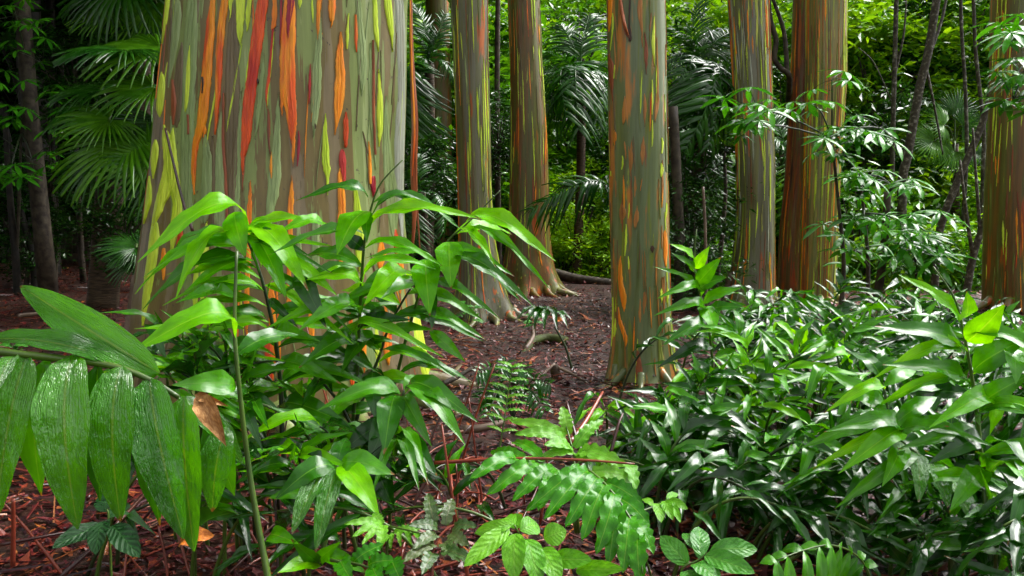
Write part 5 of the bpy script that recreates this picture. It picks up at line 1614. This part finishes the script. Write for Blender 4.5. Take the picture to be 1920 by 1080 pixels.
fan_palm(192, 9.6, (215, 245, 9.6), 'fan palm with wide drooping fronds against the left flank of the massive trunk', [
    (285, 295, 9.0, 185, 330, 8.8, 0, (-.2, -1, .5)), (205, 225, 9.2, 120, 245, 8.9, 0, (-.1, -.8, .8)), (290, 165, 9.3, 215, 200, 8.9, 0, (0, -.7, .9)), (240, 95, 9.4, 130, 100, 9.0, 1, (0, -.3, 1)),
    (250, 255, 9.2, 140, 340, 8.8, 0, (-.3, -1, .5)), (300, 90, 9.5, 200, 130, 9.0, 0, (0, -.5, .9)), (190, 170, 9.5, 110, 170, 9.5, 1, (0, -.4, 1)), (310, 230, 9.4, 290, 330, 9.1, 1, (.2, -1, .4)),
    (330, 160, 9.6, 400, 200, 9.6, 1, (0, -.4, 1)), (200, 290, 9.3, 150, 360, 9.0, 1, (-.3, -1, .4)), (150, 200, 10.0, 90, 230, 10.0, 2, (0, -.5, 1)), (310, 310, 9.0, 240, 390, 8.7, 1, (-.2, -1, .4))], 0.14)
fan_palm(290, 11.5, (260, -30, 11.5), 'taller fan palm hanging fronds at the top left beside the massive trunk', [
    (215, 25, 11, 140, 40, 10.8, 0, (0, -.6, .9)), (285, 10, 11, 235, 70, 10.8, 0, (-.2, -1, .5)), (200, -20, 11, 130, 20, 10.8, 1, (0, -.8, .7)), (310, 40, 11, 330, 110, 10.8, 1, (.2, -1, .5)), (240, -50, 11, 190, 50, 10.6, 1, (-.2, -1, .3)),
    (270, 60, 11.3, 200, 110, 11.2, 1, (0, -.6, .8))], 0.12)
fan_palm(265, 7.2, (262, 500, 7.2), 'low young fan palm in the dark by the left root of the massive trunk', [
    (262, 478, 7.1, 205, 480, 7.0, 1, (0, -.5, 1)), (268, 470, 7.1, 250, 440, 7.2, 1, (0, -1, .6)), (268, 485, 7.1, 225, 520, 6.9, 1, (-.2, -.8, .7)), (275, 470, 7.2, 300, 450, 7.3, 1, (0, -.6, 1)), (255, 465, 7.1, 195, 450, 7.1, 2, (0, -.5, 1))], 0.03)


bgp = random.Random(9)


def feather_palm(px, d, crown_px, label, fronds, tr=0.07, name='feather_palm', trunk=True):
    o = gbase(px, d)
    g = thing(name, o, label, 'palm')
    top = at(*crown_px)
    add_tube('trunk', g, o, [o - Vector((0, 0, .05)), o.lerp(top, .5) + Vector((.03, 0, 0)), top], tr * 1.2, tr, M['palmtrunk'], 9)
    for tx, ty, td, k in fronds:
        place_frond(g, o, FEA[k], top, at(tx + bgp.uniform(-12, 12), ty + bgp.uniform(-12, 12), td), Vector((bgp.uniform(-.7, .7), bgp.uniform(-.7, .1), 1)))
    return g


feather_palm(1080, 15, (1090, 150, 15), 'feathery palm seen in the gap left of the slender trunk', [
    (1030, 100, 14.5, 0), (1035, 200, 14.2, 1), (1060, 215, 13.6, 1), (1150, 190, 14.5, 0), (1110, 40, 15.5, 0), (1050, 40, 15.5, 0), (1130, 230, 13.8, 1), (1015, 150, 15, 0), (1170, 110, 15, 0), (1075, 250, 13.5, 1)])
feather_palm(1160, 11, (1155, 370, 11), 'palm sending one dark drooping frond left from behind the slender trunk', [
    (1012, 392, 10.6, 1), (1060, 350, 10.8, 0), (1240, 340, 10.8, 0), (1210, 300, 11.2, 0), (1230, 420, 10.5, 1)], 0.05)
feather_palm(1300, 10.5, (1310, 120, 10.5), 'lush dark palm between the slender trunk and the lime-flecked trunk', [
    (1255, 60, 10.3, 0), (1262, 200, 9.9, 1), (1275, 300, 9.7, 1), (1370, 190, 10.3, 1), (1345, 60, 10.8, 0), (1300, 20, 10.6, 0), (1380, 110, 10.8, 0), (1330, 280, 9.8, 1), (1240, 130, 10.4, 1), (1360, 260, 10.2, 2), (1295, 250, 9.8, 1), (1400, 60, 11, 0)], 0.09)
feather_palm(1290, 12.5, (1300, 250, 12.5), 'deep green palm low behind the slender trunk', [
    (1255, 330, 12, 1), (1290, 420, 11.6, 1), (1350, 380, 12, 1), (1365, 300, 12.4, 0), (1262, 250, 12.4, 0), (1330, 200, 12.8, 0), (1330, 440, 11.8, 1), (1270, 390, 11.8, 1), (1300, 180, 12.9, 0)], 0.09)
feather_palm(1478, 13, (1470, 290, 13), 'palm with grey shiny fronds between the lime-flecked and rust-red trunks', [
    (1500, 425, 12, 2), (1420, 260, 12.6, 0), (1540, 320, 12.6, 1), (1450, 210, 13.4, 0), (1515, 350, 12.2, 1), (1405, 330, 12.5, 1)], 0.06)
feather_palm(800, 13, (805, 120, 13), 'palm fronds peeking out right of the massive trunk', [
    (770, 60, 12.8, 0), (765, 150, 12.6, 1), (830, 60, 12.9, 0), (850, 150, 12.8, 1), (780, 230, 12.5, 1), (840, 20, 13.2, 0), (765, 20, 13.2, 0), (760, 260, 12.3, 1), (800, 300, 12.5, 1)], 0.07)
feather_palm(800, 11.5, (790, 360, 11.5), 'low palm between the massive trunk and the grey flared trunk', [
    (765, 320, 11.3, 0), (760, 420, 11.0, 1), (830, 420, 11.2, 1), (790, 460, 10.9, 1), (835, 330, 11.5, 0), (770, 280, 11.8, 0)], 0.05)
fan_palm(1790, 14.5, (1790, 270, 14.5), 'fan palm deep in the bright thicket among the thin trunks', [
    (1770, 235, 14.3, 1735, 215, 14.1, 0, (-.2, -1, .5)), (1805, 235, 14.3, 1850, 215, 14.1, 1, (.2, -1, .5)), (1790, 285, 14.2, 1760, 330, 14, 0, (-.1, -1, .4)), (1830, 285, 14.2, 1865, 310, 14, 1, (.1, -1, .4)), (1750, 265, 14.2, 1705, 280, 14, 0, (-.2, -1, .5)), (1790, 215, 14.5, 1795, 160, 14.6, 1, (0, -1, .6))], 0.06)


# ------------------------------------------------------------------ palmate shrubs in the middle distance
def palmate_mesh(mat, n, seed):
    r = random.Random(seed)
    V, Fc = [], []
    for i in range(n):
        a = 2 * math.pi * i / n + r.uniform(-.1, .1)
        L = r.uniform(0.85, 1.1)
        b = len(V)
        m = 6
        for k in range(m + 1):
            t = k / m
            wd = 0.115 * math.sin(math.pi * max(0.02, t) ** 1.35) ** 0.8 if 0 < t < 1 else 0.006
            z = 0.06 * t - 0.42 * t * t
            for s in (-1, 0, 1):
                V.append((L * t * math.cos(a) - math.sin(a) * wd * s, L * t * math.sin(a) + math.cos(a) * wd * s, z + (0.02 if s else 0)))
        for k in range(m):
            q = b + k * 3
            Fc.append((q, q + 3, q + 4, q + 1))
            Fc.append((q + 1, q + 4, q + 5, q + 2))
    return mesh_obj('leaf', V, Fc, mat, link=False)


PAL = [palmate_mesh(M['palmate'], 7, 1), palmate_mesh(M['palmate'], 8, 2), palmate_mesh(M['palmate'], 6, 3)]


def palmate_shrub(px, d, stem_px, label, clusters, seed, size=(0.13, 0.25)):
    r = random.Random(seed)
    o = gbase(px, d)
    g = thing('palmate_shrub', o, label, 'shrub')
    add_tube('stem', g, o, [o] + [at(*p) for p in stem_px], 0.022, 0.010, M['twig'], 6)
    for cx, cy, cd, n, sx, sy in clusters:
        c = at(cx, cy, cd)
        near = at(*min(stem_px, key=lambda q: (q[0] - cx) ** 2 + (q[1] - cy) ** 2))
        add_tube('branch', g, o, [near, near.lerp(c, .6) + Vector((0, 0, .04)), c], 0.009, 0.005, M['cane_dark'], 5, 6)
        for i in range(n):
            p = at(cx + r.gauss(0, sx * 0.75), cy + r.gauss(0, sy * 0.8), cd + r.uniform(-.45, .35))
            add_tube('twig', g, o, [c, c.lerp(p, .5) + Vector((0, 0, .02)), p], 0.004, 0.002, M['cane_dark'], 3, 3)
            s = r.uniform(*size)
            nrm = Vector((r.uniform(-.45, .45), r.uniform(-.55, .15), 1)).normalized()
            m = frame(p, p + Vector((math.cos(i), math.sin(i), 0)).cross(nrm) * s, s, nrm)
            put('leaf', PAL[i % 3], g, Matrix.Translation(-o) @ m)
    return g


palmate_shrub(1572, 7.6, [(1582, 500, 7.6), (1572, 380, 7.6), (1560, 260, 7.6)], 'palmate-leaved shrub spreading over the paired rust-red trunks', [
    (1420, 205, 7.3, 9, 45, 22), (1400, 235, 7.2, 5, 30, 14), (1530, 200, 7.4, 4, 45, 20), (1600, 250, 7.4, 10, 65, 20), (1560, 280, 7.3, 6, 50, 18), (1560, 150, 7.5, 3, 25, 20), (1650, 240, 7.6, 5, 40, 20)], 3)
palmate_shrub(1625, 8.0, [(1628, 500, 8.0), (1620, 400, 8.0), (1612, 330, 8.0)], 'palmate-leaved shrub with drooping leaves right of the paired trunks', [
    (1600, 330, 7.8, 6, 50, 14), (1670, 345, 7.8, 6, 50, 14), (1620, 405, 7.7, 6, 50, 16), (1690, 420, 7.8, 5, 45, 20), (1600, 470, 7.6, 5, 30, 25)], 4)
palmate_shrub(1960, 7.0, [(1960, 400, 7.0), (1950, 250, 7.0), (1940, 120, 7.0)], 'palmate-leaved shrub reaching in front of the olive trunk at the right edge', [
    (1905, 70, 6.8, 8, 35, 25), (1905, 140, 6.8, 8, 40, 20), (1900, 185, 6.8, 7, 35, 20), (1930, 30, 7, 5, 30, 20)], 5)
palmate_shrub(1725, 9.5, [(1720, 540, 9.5), (1715, 470, 9.5)], 'low broad-leaved shrub with shiny leaves below the leaning thin trunks', [
    (1700, 430, 9.3, 6, 40, 20), (1735, 450, 9.2, 7, 40, 25), (1690, 480, 9.2, 6, 35, 25), (1770, 480, 9.3, 5, 30, 20)], 6, (0.24, 0.36))
palmate_shrub(30, 10.5, [(35, 400, 10.5), (40, 250, 10.5), (50, 120, 10.5)], 'dark palmate-leaved shrub before the black trunks at the left border', [
    (30, 30, 10.2, 10, 50, 25), (60, 300, 10.2, 9, 60, 30), (20, 320, 10, 7, 35, 25), (25, 200, 10.4, 8, 40, 40), (95, 210, 10.4, 7, 40, 40), (80, 120, 10.6, 8, 40, 50)], 7)


# ------------------------------------------------------------------ thin dark trunks
def thin_tree(label, pix, r0, r1, mat, forks=(), group='thin dark trunks', name='thin_tree'):
    p0 = at(*pix[-1])
    d = pix[-1][2]
    o = Vector((p0.x, d, gz(p0.x, d)))
    g = thing(name, o, label, 'tree', group)
    pts = [at(*p) for p in pix]
    pts.append(o - Vector((0, 0, .1)))
    add_tube('trunk', g, o, pts, r1, r0, mat, 8)
    for f, ra in forks:
        add_tube('branch', g, o, [at(*p) for p in f], ra, ra * 0.5, mat, 6)
    return g


thin_tree('stout black trunk at the far left among dark leaves', [(50, -60, 13), (55, 100, 13), (66, 250, 13), (80, 400, 13), (85, 470, 13)], 0.22, 0.17, M['blackbark'], [([(45, 200, 13), (20, 120, 13), (-10, 60, 13)], 0.05), ([(75, 300, 13), (110, 200, 13), (118, 60, 13)], 0.05)])
thin_tree('narrow black trunk just right of the stout black trunk', [(92, -60, 14), (96, 100, 14), (97, 250, 14), (100, 420, 14)], 0.09, 0.07, M['blackbark'])
thin_tree('slim brown trunk at the left border', [(8, 200, 10.5), (16, 330, 10.5), (24, 430, 10.5), (30, 490, 10.5)], 0.05, 0.03, M['blackbark'])
thin_tree('slim leaning trunk second from the left border', [(0, 190, 11), (22, 290, 11), (40, 400, 11), (62, 480, 11)], 0.05, 0.03, M['blackbark'])
thin_tree('crooked mossy trunk leaning right in the bright thicket', [(1765, -60, 13), (1756, 0, 13), (1740, 100, 13), (1724, 165, 13), (1702, 290, 13), (1692, 340, 13), (1690, 480, 13)], 0.08, 0.055, M['mossbark'],
          [([(1745, 95, 13), (1765, 40, 13.1), (1780, -30, 13.2)], 0.03), ([(1735, 120, 13), (1752, 200, 13), (1768, 290, 13)], 0.022)])
thin_tree('straight thin trunk right of the paired rust-red trunks', [(1682, -60, 14), (1678, 100, 14), (1674, 250, 14), (1670, 500, 14)], 0.045, 0.035, M['mossbark'], [([(1676, 150, 14), (1695, 60, 14), (1700, -30, 14)], 0.02), ([(1675, 200, 14), (1640, 120, 14), (1610, 90, 14)], 0.012)])
thin_tree('thin wavy trunk in the middle of the bright thicket', [(1800, -60, 14), (1803, 60, 14), (1810, 170, 14), (1812, 300, 14), (1800, 500, 14)], 0.035, 0.025, M['mossbark'])
thin_tree('thin pale-barked trunk left of the olive trunk', [(1824, -60, 13.5), (1828, 80, 13.5), (1838, 180, 13.5), (1845, 260, 13.5), (1836, 500, 13.5)], 0.035, 0.025, M['mossbark'], [([(1832, 90, 13.5), (1850, 50, 13.4), (1862, 30, 13.4)], 0.014)])
thin_tree('dark trunk leaning left below the olive trunk', [(1868, 120, 12), (1846, 220, 12), (1800, 330, 12), (1762, 430, 12), (1752, 540, 12)], 0.06, 0.045, M['mossbark'])
thin_tree('forked dark trunk close to the foot of the olive trunk', [(1868, 330, 11.5), (1848, 410, 11.5), (1826, 475, 11.5), (1812, 550, 11.5)], 0.055, 0.04, M['mossbark'], [([(1824, 480, 11.5), (1812, 400, 11.5), (1800, 300, 11.6)], 0.028), ([(1838, 440, 11.5), (1830, 330, 11.6), (1824, 240, 11.7)], 0.025)])
thin_tree('short dark trunk rising through the palmate shrub', [(1664, 360, 9.6), (1660, 440, 9.6), (1652, 510, 9.6), (1642, 575, 9.6)], 0.055, 0.04, M['twig'])
thin_tree('twisting dark liana between the lime-flecked and rust-red trunks', [(1438, -40, 10.4), (1443, 30, 10.4), (1455, 75, 10.4), (1452, 110, 10.4), (1466, 130, 10.4), (1480, 145, 10.4), (1478, 210, 11.2), (1490, 300, 11.8), (1495, 520, 12.0)], 0.035, 0.03, M['twig'], [([(1476, 140, 10.4), (1470, 60, 10.5), (1450, 0, 10.5), (1440, -40, 10.5)], 0.03)], name='liana')
thin_tree('slim dark trunk between the grey flared and brown olive trunks', [(934, -40, 15), (932, 200, 15), (935, 480, 15)], 0.06, 0.04, M['twig'])
thin_tree('thin pole beside the slender grey-green trunk in shade', [(1262, 200, 9.5), (1272, 400, 9.5), (1275, 540, 9.5)], 0.07, 0.05, M['twig'])
thin_tree('pale thin pole standing before the deep green palm', [(1318, 350, 8.5), (1322, 420, 8.5), (1325, 560, 8.5)], 0.016, 0.012, M['drystick'])


# ------------------------------------------------------------------ forest trees behind
def crown_mesh(mat, n, rx, rz, leaf, seed, clumps=34, hang=0.3):
    r = random.Random(seed)
    V, Fc = [], []
    C = []
    for i in range(clumps):
        while True:
            q = Vector((r.uniform(-1, 1), r.uniform(-1, 1), r.uniform(-1, 1)))
            if 0.25 < q.length < 1:
                break
        C.append((Vector((q.x * rx, q.y * rx, q.z * rz)), r.uniform(0.09, 0.24) * rx))
    for i in range(n):
        c, s = C[i % clumps]
        p = c + Vector((r.gauss(0, s), r.gauss(0, s), r.gauss(0, s * 0.55)))
        a = r.uniform(0, 6.283)
        nr = Vector((r.gauss(0, .45), r.gauss(0, .45), 1)).normalized()
        X = Vector((math.cos(a), math.sin(a), 0)).cross(nr).normalized()
        X = (X - UP * hang * r.random()).normalized()
        Y = nr.cross(X).normalized()
        Z = X.cross(Y)
        L = leaf * r.uniform(0.6, 1.3)
        W = L * r.uniform(0.32, 0.5)
        b = len(V)
        V.extend((p, p + X * L * .45 + Y * W * .5 + Z * L * .04, p + X * L, p + X * L * .45 - Y * W * .5 + Z * L * .04, p + X * L * .45 - Z * L * .02))
        Fc.extend(((b, b + 4, b + 1), (b + 1, b + 4, b + 2), (b, b + 3, b + 4), (b + 4, b + 3, b + 2)))
    return mesh_obj('crown', V, Fc, mat, smooth=False, link=False)


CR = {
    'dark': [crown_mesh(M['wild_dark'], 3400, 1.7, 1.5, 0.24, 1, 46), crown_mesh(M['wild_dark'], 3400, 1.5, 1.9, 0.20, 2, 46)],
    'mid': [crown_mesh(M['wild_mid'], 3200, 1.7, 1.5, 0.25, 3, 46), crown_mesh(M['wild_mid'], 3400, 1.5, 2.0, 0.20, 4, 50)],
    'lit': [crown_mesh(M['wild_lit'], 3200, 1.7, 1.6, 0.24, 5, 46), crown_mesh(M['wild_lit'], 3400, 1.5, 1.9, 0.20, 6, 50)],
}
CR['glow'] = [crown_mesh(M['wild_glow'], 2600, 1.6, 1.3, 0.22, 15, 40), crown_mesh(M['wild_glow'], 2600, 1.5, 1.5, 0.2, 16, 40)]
BR = {}


def limb_mesh(seed):
    r = random.Random(seed)
    V, Fc = [], []
    for i in range(9):
        a = r.uniform(0, 6.28)
        e = r.uniform(0.1, 1.2)
        L = r.uniform(0.8, 1.5)
        q = Vector((math.cos(a) * math.cos(e), math.sin(a) * math.cos(e), math.sin(e))) * L
        tube([Vector((0, 0, -0.8)), q * 0.5 + Vector((0, 0, -.3)), q], [0.035, 0.022, 0.008], 5, V, Fc, False)
    return mesh_obj('limbs', V, Fc, M['twig'], link=False)


LIMB = [limb_mesh(1), limb_mesh(2)]
bgr = random.Random(123)


def forest_tree(x, y, zc, s, kind, label, group, layers=1, name='forest_tree'):
    zg = gz(x, y)
    o = Vector((x, y, zg))
    g = thing(name, o, label, 'tree', group)
    add_tube('trunk', g, o, [o - Vector((0, 0, .1)), Vector((x + bgr.uniform(-.2, .2), y, (zg + zc) / 2)), Vector((x, y, zc))], 0.05 * s + .02, 0.03 * s, M['twig'], 6, 6)
    i = bgr.randint(0, 1)
    rot = Matrix.Rotation(bgr.uniform(0, 6.28), 4, 'Z')
    put('limbs', LIMB[i], g, Matrix.Translation((0, 0, zc - zg)) @ rot @ Matrix.Scale(s, 4))
    put('crown', CR[kind][i], g, Matrix.Translation((0, 0, zc - zg)) @ rot @ Matrix.Diagonal((s, s, s * bgr.uniform(.85, 1.15), 1)))
    return g


def tree_px(px, py, d, s, kind, label, group=None, name='forest_tree'):
    p = at(px, py, d)
    return forest_tree(p.x, d, p.z, s, kind, label, group, name=name)


# understorey trees and bushes one can tell apart between the trunks
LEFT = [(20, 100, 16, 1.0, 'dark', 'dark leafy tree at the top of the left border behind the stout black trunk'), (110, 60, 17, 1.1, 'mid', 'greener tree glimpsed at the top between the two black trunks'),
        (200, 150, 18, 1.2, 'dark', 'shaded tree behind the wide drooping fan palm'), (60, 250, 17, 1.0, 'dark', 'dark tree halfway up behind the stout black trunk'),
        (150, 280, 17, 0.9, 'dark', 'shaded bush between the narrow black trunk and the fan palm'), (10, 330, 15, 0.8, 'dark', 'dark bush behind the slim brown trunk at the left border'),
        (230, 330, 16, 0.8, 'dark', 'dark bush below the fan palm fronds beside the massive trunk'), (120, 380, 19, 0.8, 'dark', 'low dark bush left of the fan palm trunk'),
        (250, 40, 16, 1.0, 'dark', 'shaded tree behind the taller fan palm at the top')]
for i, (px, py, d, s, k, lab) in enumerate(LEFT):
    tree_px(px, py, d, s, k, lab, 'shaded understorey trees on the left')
CEN = [(1085, 445, 15.6, 0.55, 'glow', 'sunlit yellow-green bush in the gap beyond the leaf litter'), (1070, 385, 16.5, 0.55, 'glow', 'bright green tree above the sunlit bush left of the slender trunk'),
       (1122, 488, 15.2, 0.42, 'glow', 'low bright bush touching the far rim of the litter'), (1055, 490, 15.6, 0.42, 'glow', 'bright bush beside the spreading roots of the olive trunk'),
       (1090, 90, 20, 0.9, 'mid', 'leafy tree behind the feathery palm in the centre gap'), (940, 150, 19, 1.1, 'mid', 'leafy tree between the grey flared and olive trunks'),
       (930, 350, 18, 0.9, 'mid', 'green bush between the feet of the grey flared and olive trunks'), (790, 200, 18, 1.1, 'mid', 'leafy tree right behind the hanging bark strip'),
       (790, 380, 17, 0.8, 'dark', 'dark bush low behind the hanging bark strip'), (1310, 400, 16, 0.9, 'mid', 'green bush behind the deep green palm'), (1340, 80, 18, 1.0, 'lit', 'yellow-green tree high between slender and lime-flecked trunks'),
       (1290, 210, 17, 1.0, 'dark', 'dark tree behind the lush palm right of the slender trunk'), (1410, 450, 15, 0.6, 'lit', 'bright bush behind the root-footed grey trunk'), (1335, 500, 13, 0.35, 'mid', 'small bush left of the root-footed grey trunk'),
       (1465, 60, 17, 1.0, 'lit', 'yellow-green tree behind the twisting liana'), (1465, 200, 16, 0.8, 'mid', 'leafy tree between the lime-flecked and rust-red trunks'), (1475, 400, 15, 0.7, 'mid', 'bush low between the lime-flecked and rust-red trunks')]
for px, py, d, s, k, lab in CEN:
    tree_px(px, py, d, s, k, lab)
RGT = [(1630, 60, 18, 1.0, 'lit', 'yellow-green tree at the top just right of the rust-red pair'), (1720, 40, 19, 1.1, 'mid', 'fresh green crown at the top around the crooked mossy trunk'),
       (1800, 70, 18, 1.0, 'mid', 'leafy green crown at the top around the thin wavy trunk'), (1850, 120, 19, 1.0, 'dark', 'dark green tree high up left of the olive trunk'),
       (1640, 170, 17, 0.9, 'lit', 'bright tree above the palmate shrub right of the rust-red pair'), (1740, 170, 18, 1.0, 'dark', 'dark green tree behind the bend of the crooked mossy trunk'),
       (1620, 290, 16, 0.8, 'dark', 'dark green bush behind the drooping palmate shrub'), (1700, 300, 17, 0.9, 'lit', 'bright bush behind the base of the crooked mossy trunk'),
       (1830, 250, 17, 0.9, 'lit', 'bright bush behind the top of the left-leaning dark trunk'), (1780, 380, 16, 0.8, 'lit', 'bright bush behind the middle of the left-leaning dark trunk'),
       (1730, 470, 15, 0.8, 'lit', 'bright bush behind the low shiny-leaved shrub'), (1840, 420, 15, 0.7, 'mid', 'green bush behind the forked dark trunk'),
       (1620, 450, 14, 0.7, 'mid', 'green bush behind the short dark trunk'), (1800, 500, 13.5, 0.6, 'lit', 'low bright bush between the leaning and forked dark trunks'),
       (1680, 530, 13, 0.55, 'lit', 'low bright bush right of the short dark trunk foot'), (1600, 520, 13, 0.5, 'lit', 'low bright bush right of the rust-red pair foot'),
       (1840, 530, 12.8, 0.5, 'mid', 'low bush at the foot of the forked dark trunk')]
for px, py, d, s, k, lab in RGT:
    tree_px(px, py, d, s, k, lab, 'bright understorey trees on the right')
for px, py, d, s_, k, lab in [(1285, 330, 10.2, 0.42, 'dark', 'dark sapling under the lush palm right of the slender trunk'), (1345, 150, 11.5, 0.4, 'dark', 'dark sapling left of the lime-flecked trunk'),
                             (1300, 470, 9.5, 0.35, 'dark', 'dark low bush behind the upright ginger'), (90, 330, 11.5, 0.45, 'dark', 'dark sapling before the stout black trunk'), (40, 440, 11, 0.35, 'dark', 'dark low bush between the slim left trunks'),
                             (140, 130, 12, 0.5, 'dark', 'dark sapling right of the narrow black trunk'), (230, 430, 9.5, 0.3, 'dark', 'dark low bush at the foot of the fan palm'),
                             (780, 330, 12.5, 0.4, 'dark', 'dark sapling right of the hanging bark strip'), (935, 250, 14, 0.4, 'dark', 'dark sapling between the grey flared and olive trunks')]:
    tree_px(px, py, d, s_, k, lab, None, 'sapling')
# closing wall of forest
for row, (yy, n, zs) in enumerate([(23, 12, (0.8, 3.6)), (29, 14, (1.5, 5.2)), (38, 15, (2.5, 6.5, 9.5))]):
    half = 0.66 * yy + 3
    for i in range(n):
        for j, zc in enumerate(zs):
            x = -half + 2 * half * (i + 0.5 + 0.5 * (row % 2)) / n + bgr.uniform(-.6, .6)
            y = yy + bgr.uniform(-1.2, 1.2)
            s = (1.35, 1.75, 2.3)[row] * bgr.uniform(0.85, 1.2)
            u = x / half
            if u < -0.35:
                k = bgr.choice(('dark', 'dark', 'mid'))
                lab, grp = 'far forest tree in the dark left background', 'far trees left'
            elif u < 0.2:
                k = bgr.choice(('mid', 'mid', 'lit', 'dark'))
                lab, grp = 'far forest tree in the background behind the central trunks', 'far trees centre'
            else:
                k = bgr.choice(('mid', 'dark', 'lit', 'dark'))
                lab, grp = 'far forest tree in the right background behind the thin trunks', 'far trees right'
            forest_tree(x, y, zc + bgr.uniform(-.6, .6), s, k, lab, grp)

GAP = crown_mesh(M['wild_dark'], 3200, 3.0, 1.0, 0.34, 71, 26)
# high crowns of the eucalyptus trees, above the frame
CAN = crown_mesh(M['wild_mid'], 5000, 3.2, 1.6, 0.24, 44, 46)
for i, (t, root) in enumerate(trees):
    cx = t.cr(t.H)[0]
    m = Matrix.Translation(Vector((cx, t.d, t.H)) - t.base) @ Matrix.Rotation(i * 1.3, 4, 'Z')
    put('crown', CAN, root, m @ Matrix.Scale(0.9, 4))
# close canopy added over the left side to darken it
for i, (x, y, zc, s) in enumerate([(-8, 12, 7.2, 2.4), (-11, 9, 6.5, 2.3), (-6, 15, 7.5, 2.4), (-12, 15, 7.5, 2.6), (-9, 18, 8.5, 2.6), (-5.5, 10.5, 7.5, 1.8), (-6.5, 21, 9, 2.8), (-13, 20, 9, 2.8), (-4, 17.5, 8.5, 2.0)]):
    forest_tree(x, y, zc, s, 'dark', 'dense canopy tree added to shade the left side', 'canopy added to shade the left')

# the same forest goes on at both sides and behind the viewpoint, unseen and kept to darken reflections
SUR = [(-13, 4), (-14, -2), (-11, -8), (-5, -11), (2, -11), (8, -10), (13, -5), (15, 1), (-15, 9), (-9, -13)]
for i, (x, y) in enumerate(SUR):
    for zc in ((2.0, 5.0) if abs(x) > 12 else (1.6,)):
        forest_tree(x + bgr.uniform(-1, 1), y + bgr.uniform(-1, 1), zc + bgr.uniform(-.5, .5), bgr.uniform(1.8, 2.3), bgr.choice(('dark', 'mid')), 'surrounding forest tree outside the picture', 'forest around the clearing')

for i, (x, y, cx, cy, zc) in enumerate([(-6.5, 2.5, -4.5, 2.5, 9), (7.5, 0.5, 5.2, 0.5, 9.5), (-7.5, 7, -5, 7.5, 9)]):  # unseen canopy trees added to break up sky reflections on the leaves
    o = Vector((x, y, gz(x, y)))
    g = thing('added_canopy_tree', o, 'tall canopy tree added outside the picture to break up reflections', 'tree', 'forest around the clearing')
    top = Vector((cx, cy, zc))
    add_tube('trunk', g, o, [o - Vector((0, 0, .1)), Vector((x, y, zc * .6)), top], 0.16, 0.07, M['twig'], 8)
    put('crown', GAP, g, Matrix.Translation(top - o) @ Matrix.Rotation(i * 1.1, 4, 'Z'))

sb = random.Random(404)
for i, (px, py, d) in enumerate([(830, 745, 4.9), (870, 760, 4.7), (905, 720, 5.3), (850, 690, 5.8), (940, 700, 5.6), (1000, 690, 6.2), (1090, 700, 6.0), (1110, 760, 5.2), (1060, 640, 7.6), (900, 640, 7.4), (960, 620, 8.0), (1100, 600, 8.8), (820, 660, 6.6),
                                (180, 640, 4.6), (120, 660, 4.4), (90, 630, 4.9), (220, 600, 5.2), (1240, 900, 3.3), (1300, 960, 3.0)]):
    p = at(px, py, d)
    p.z = gz(p.x, d) + 0.03
    a = sb.uniform(0, 6.28)
    L = sb.uniform(0.25, 0.6)
    dv = Vector((math.cos(a), math.sin(a), 0)) * L
    pts = []
    for t in (0, .33, .66, 1):
        q = p + dv * (t - .5) + Vector((sb.uniform(-.03, .03), sb.uniform(-.03, .03), 0))
        q.z = gz(q.x, q.y) + 0.025 + 0.03 * sb.random()
        pts.append(q)
    wd = sb.uniform(0.02, 0.05)
    ob = strip('shed_bark', None, p, pts, [wd * .3, wd, wd * .8, wd * .2], STREAK[sb.choice(('rust', 'dark', 'taupe', 'rust'))])
    ob.location = p
    tag(ob, 'curled strip of shed brown bark lying on the leaf litter', 'bark strip', 'shed bark strips on the litter')
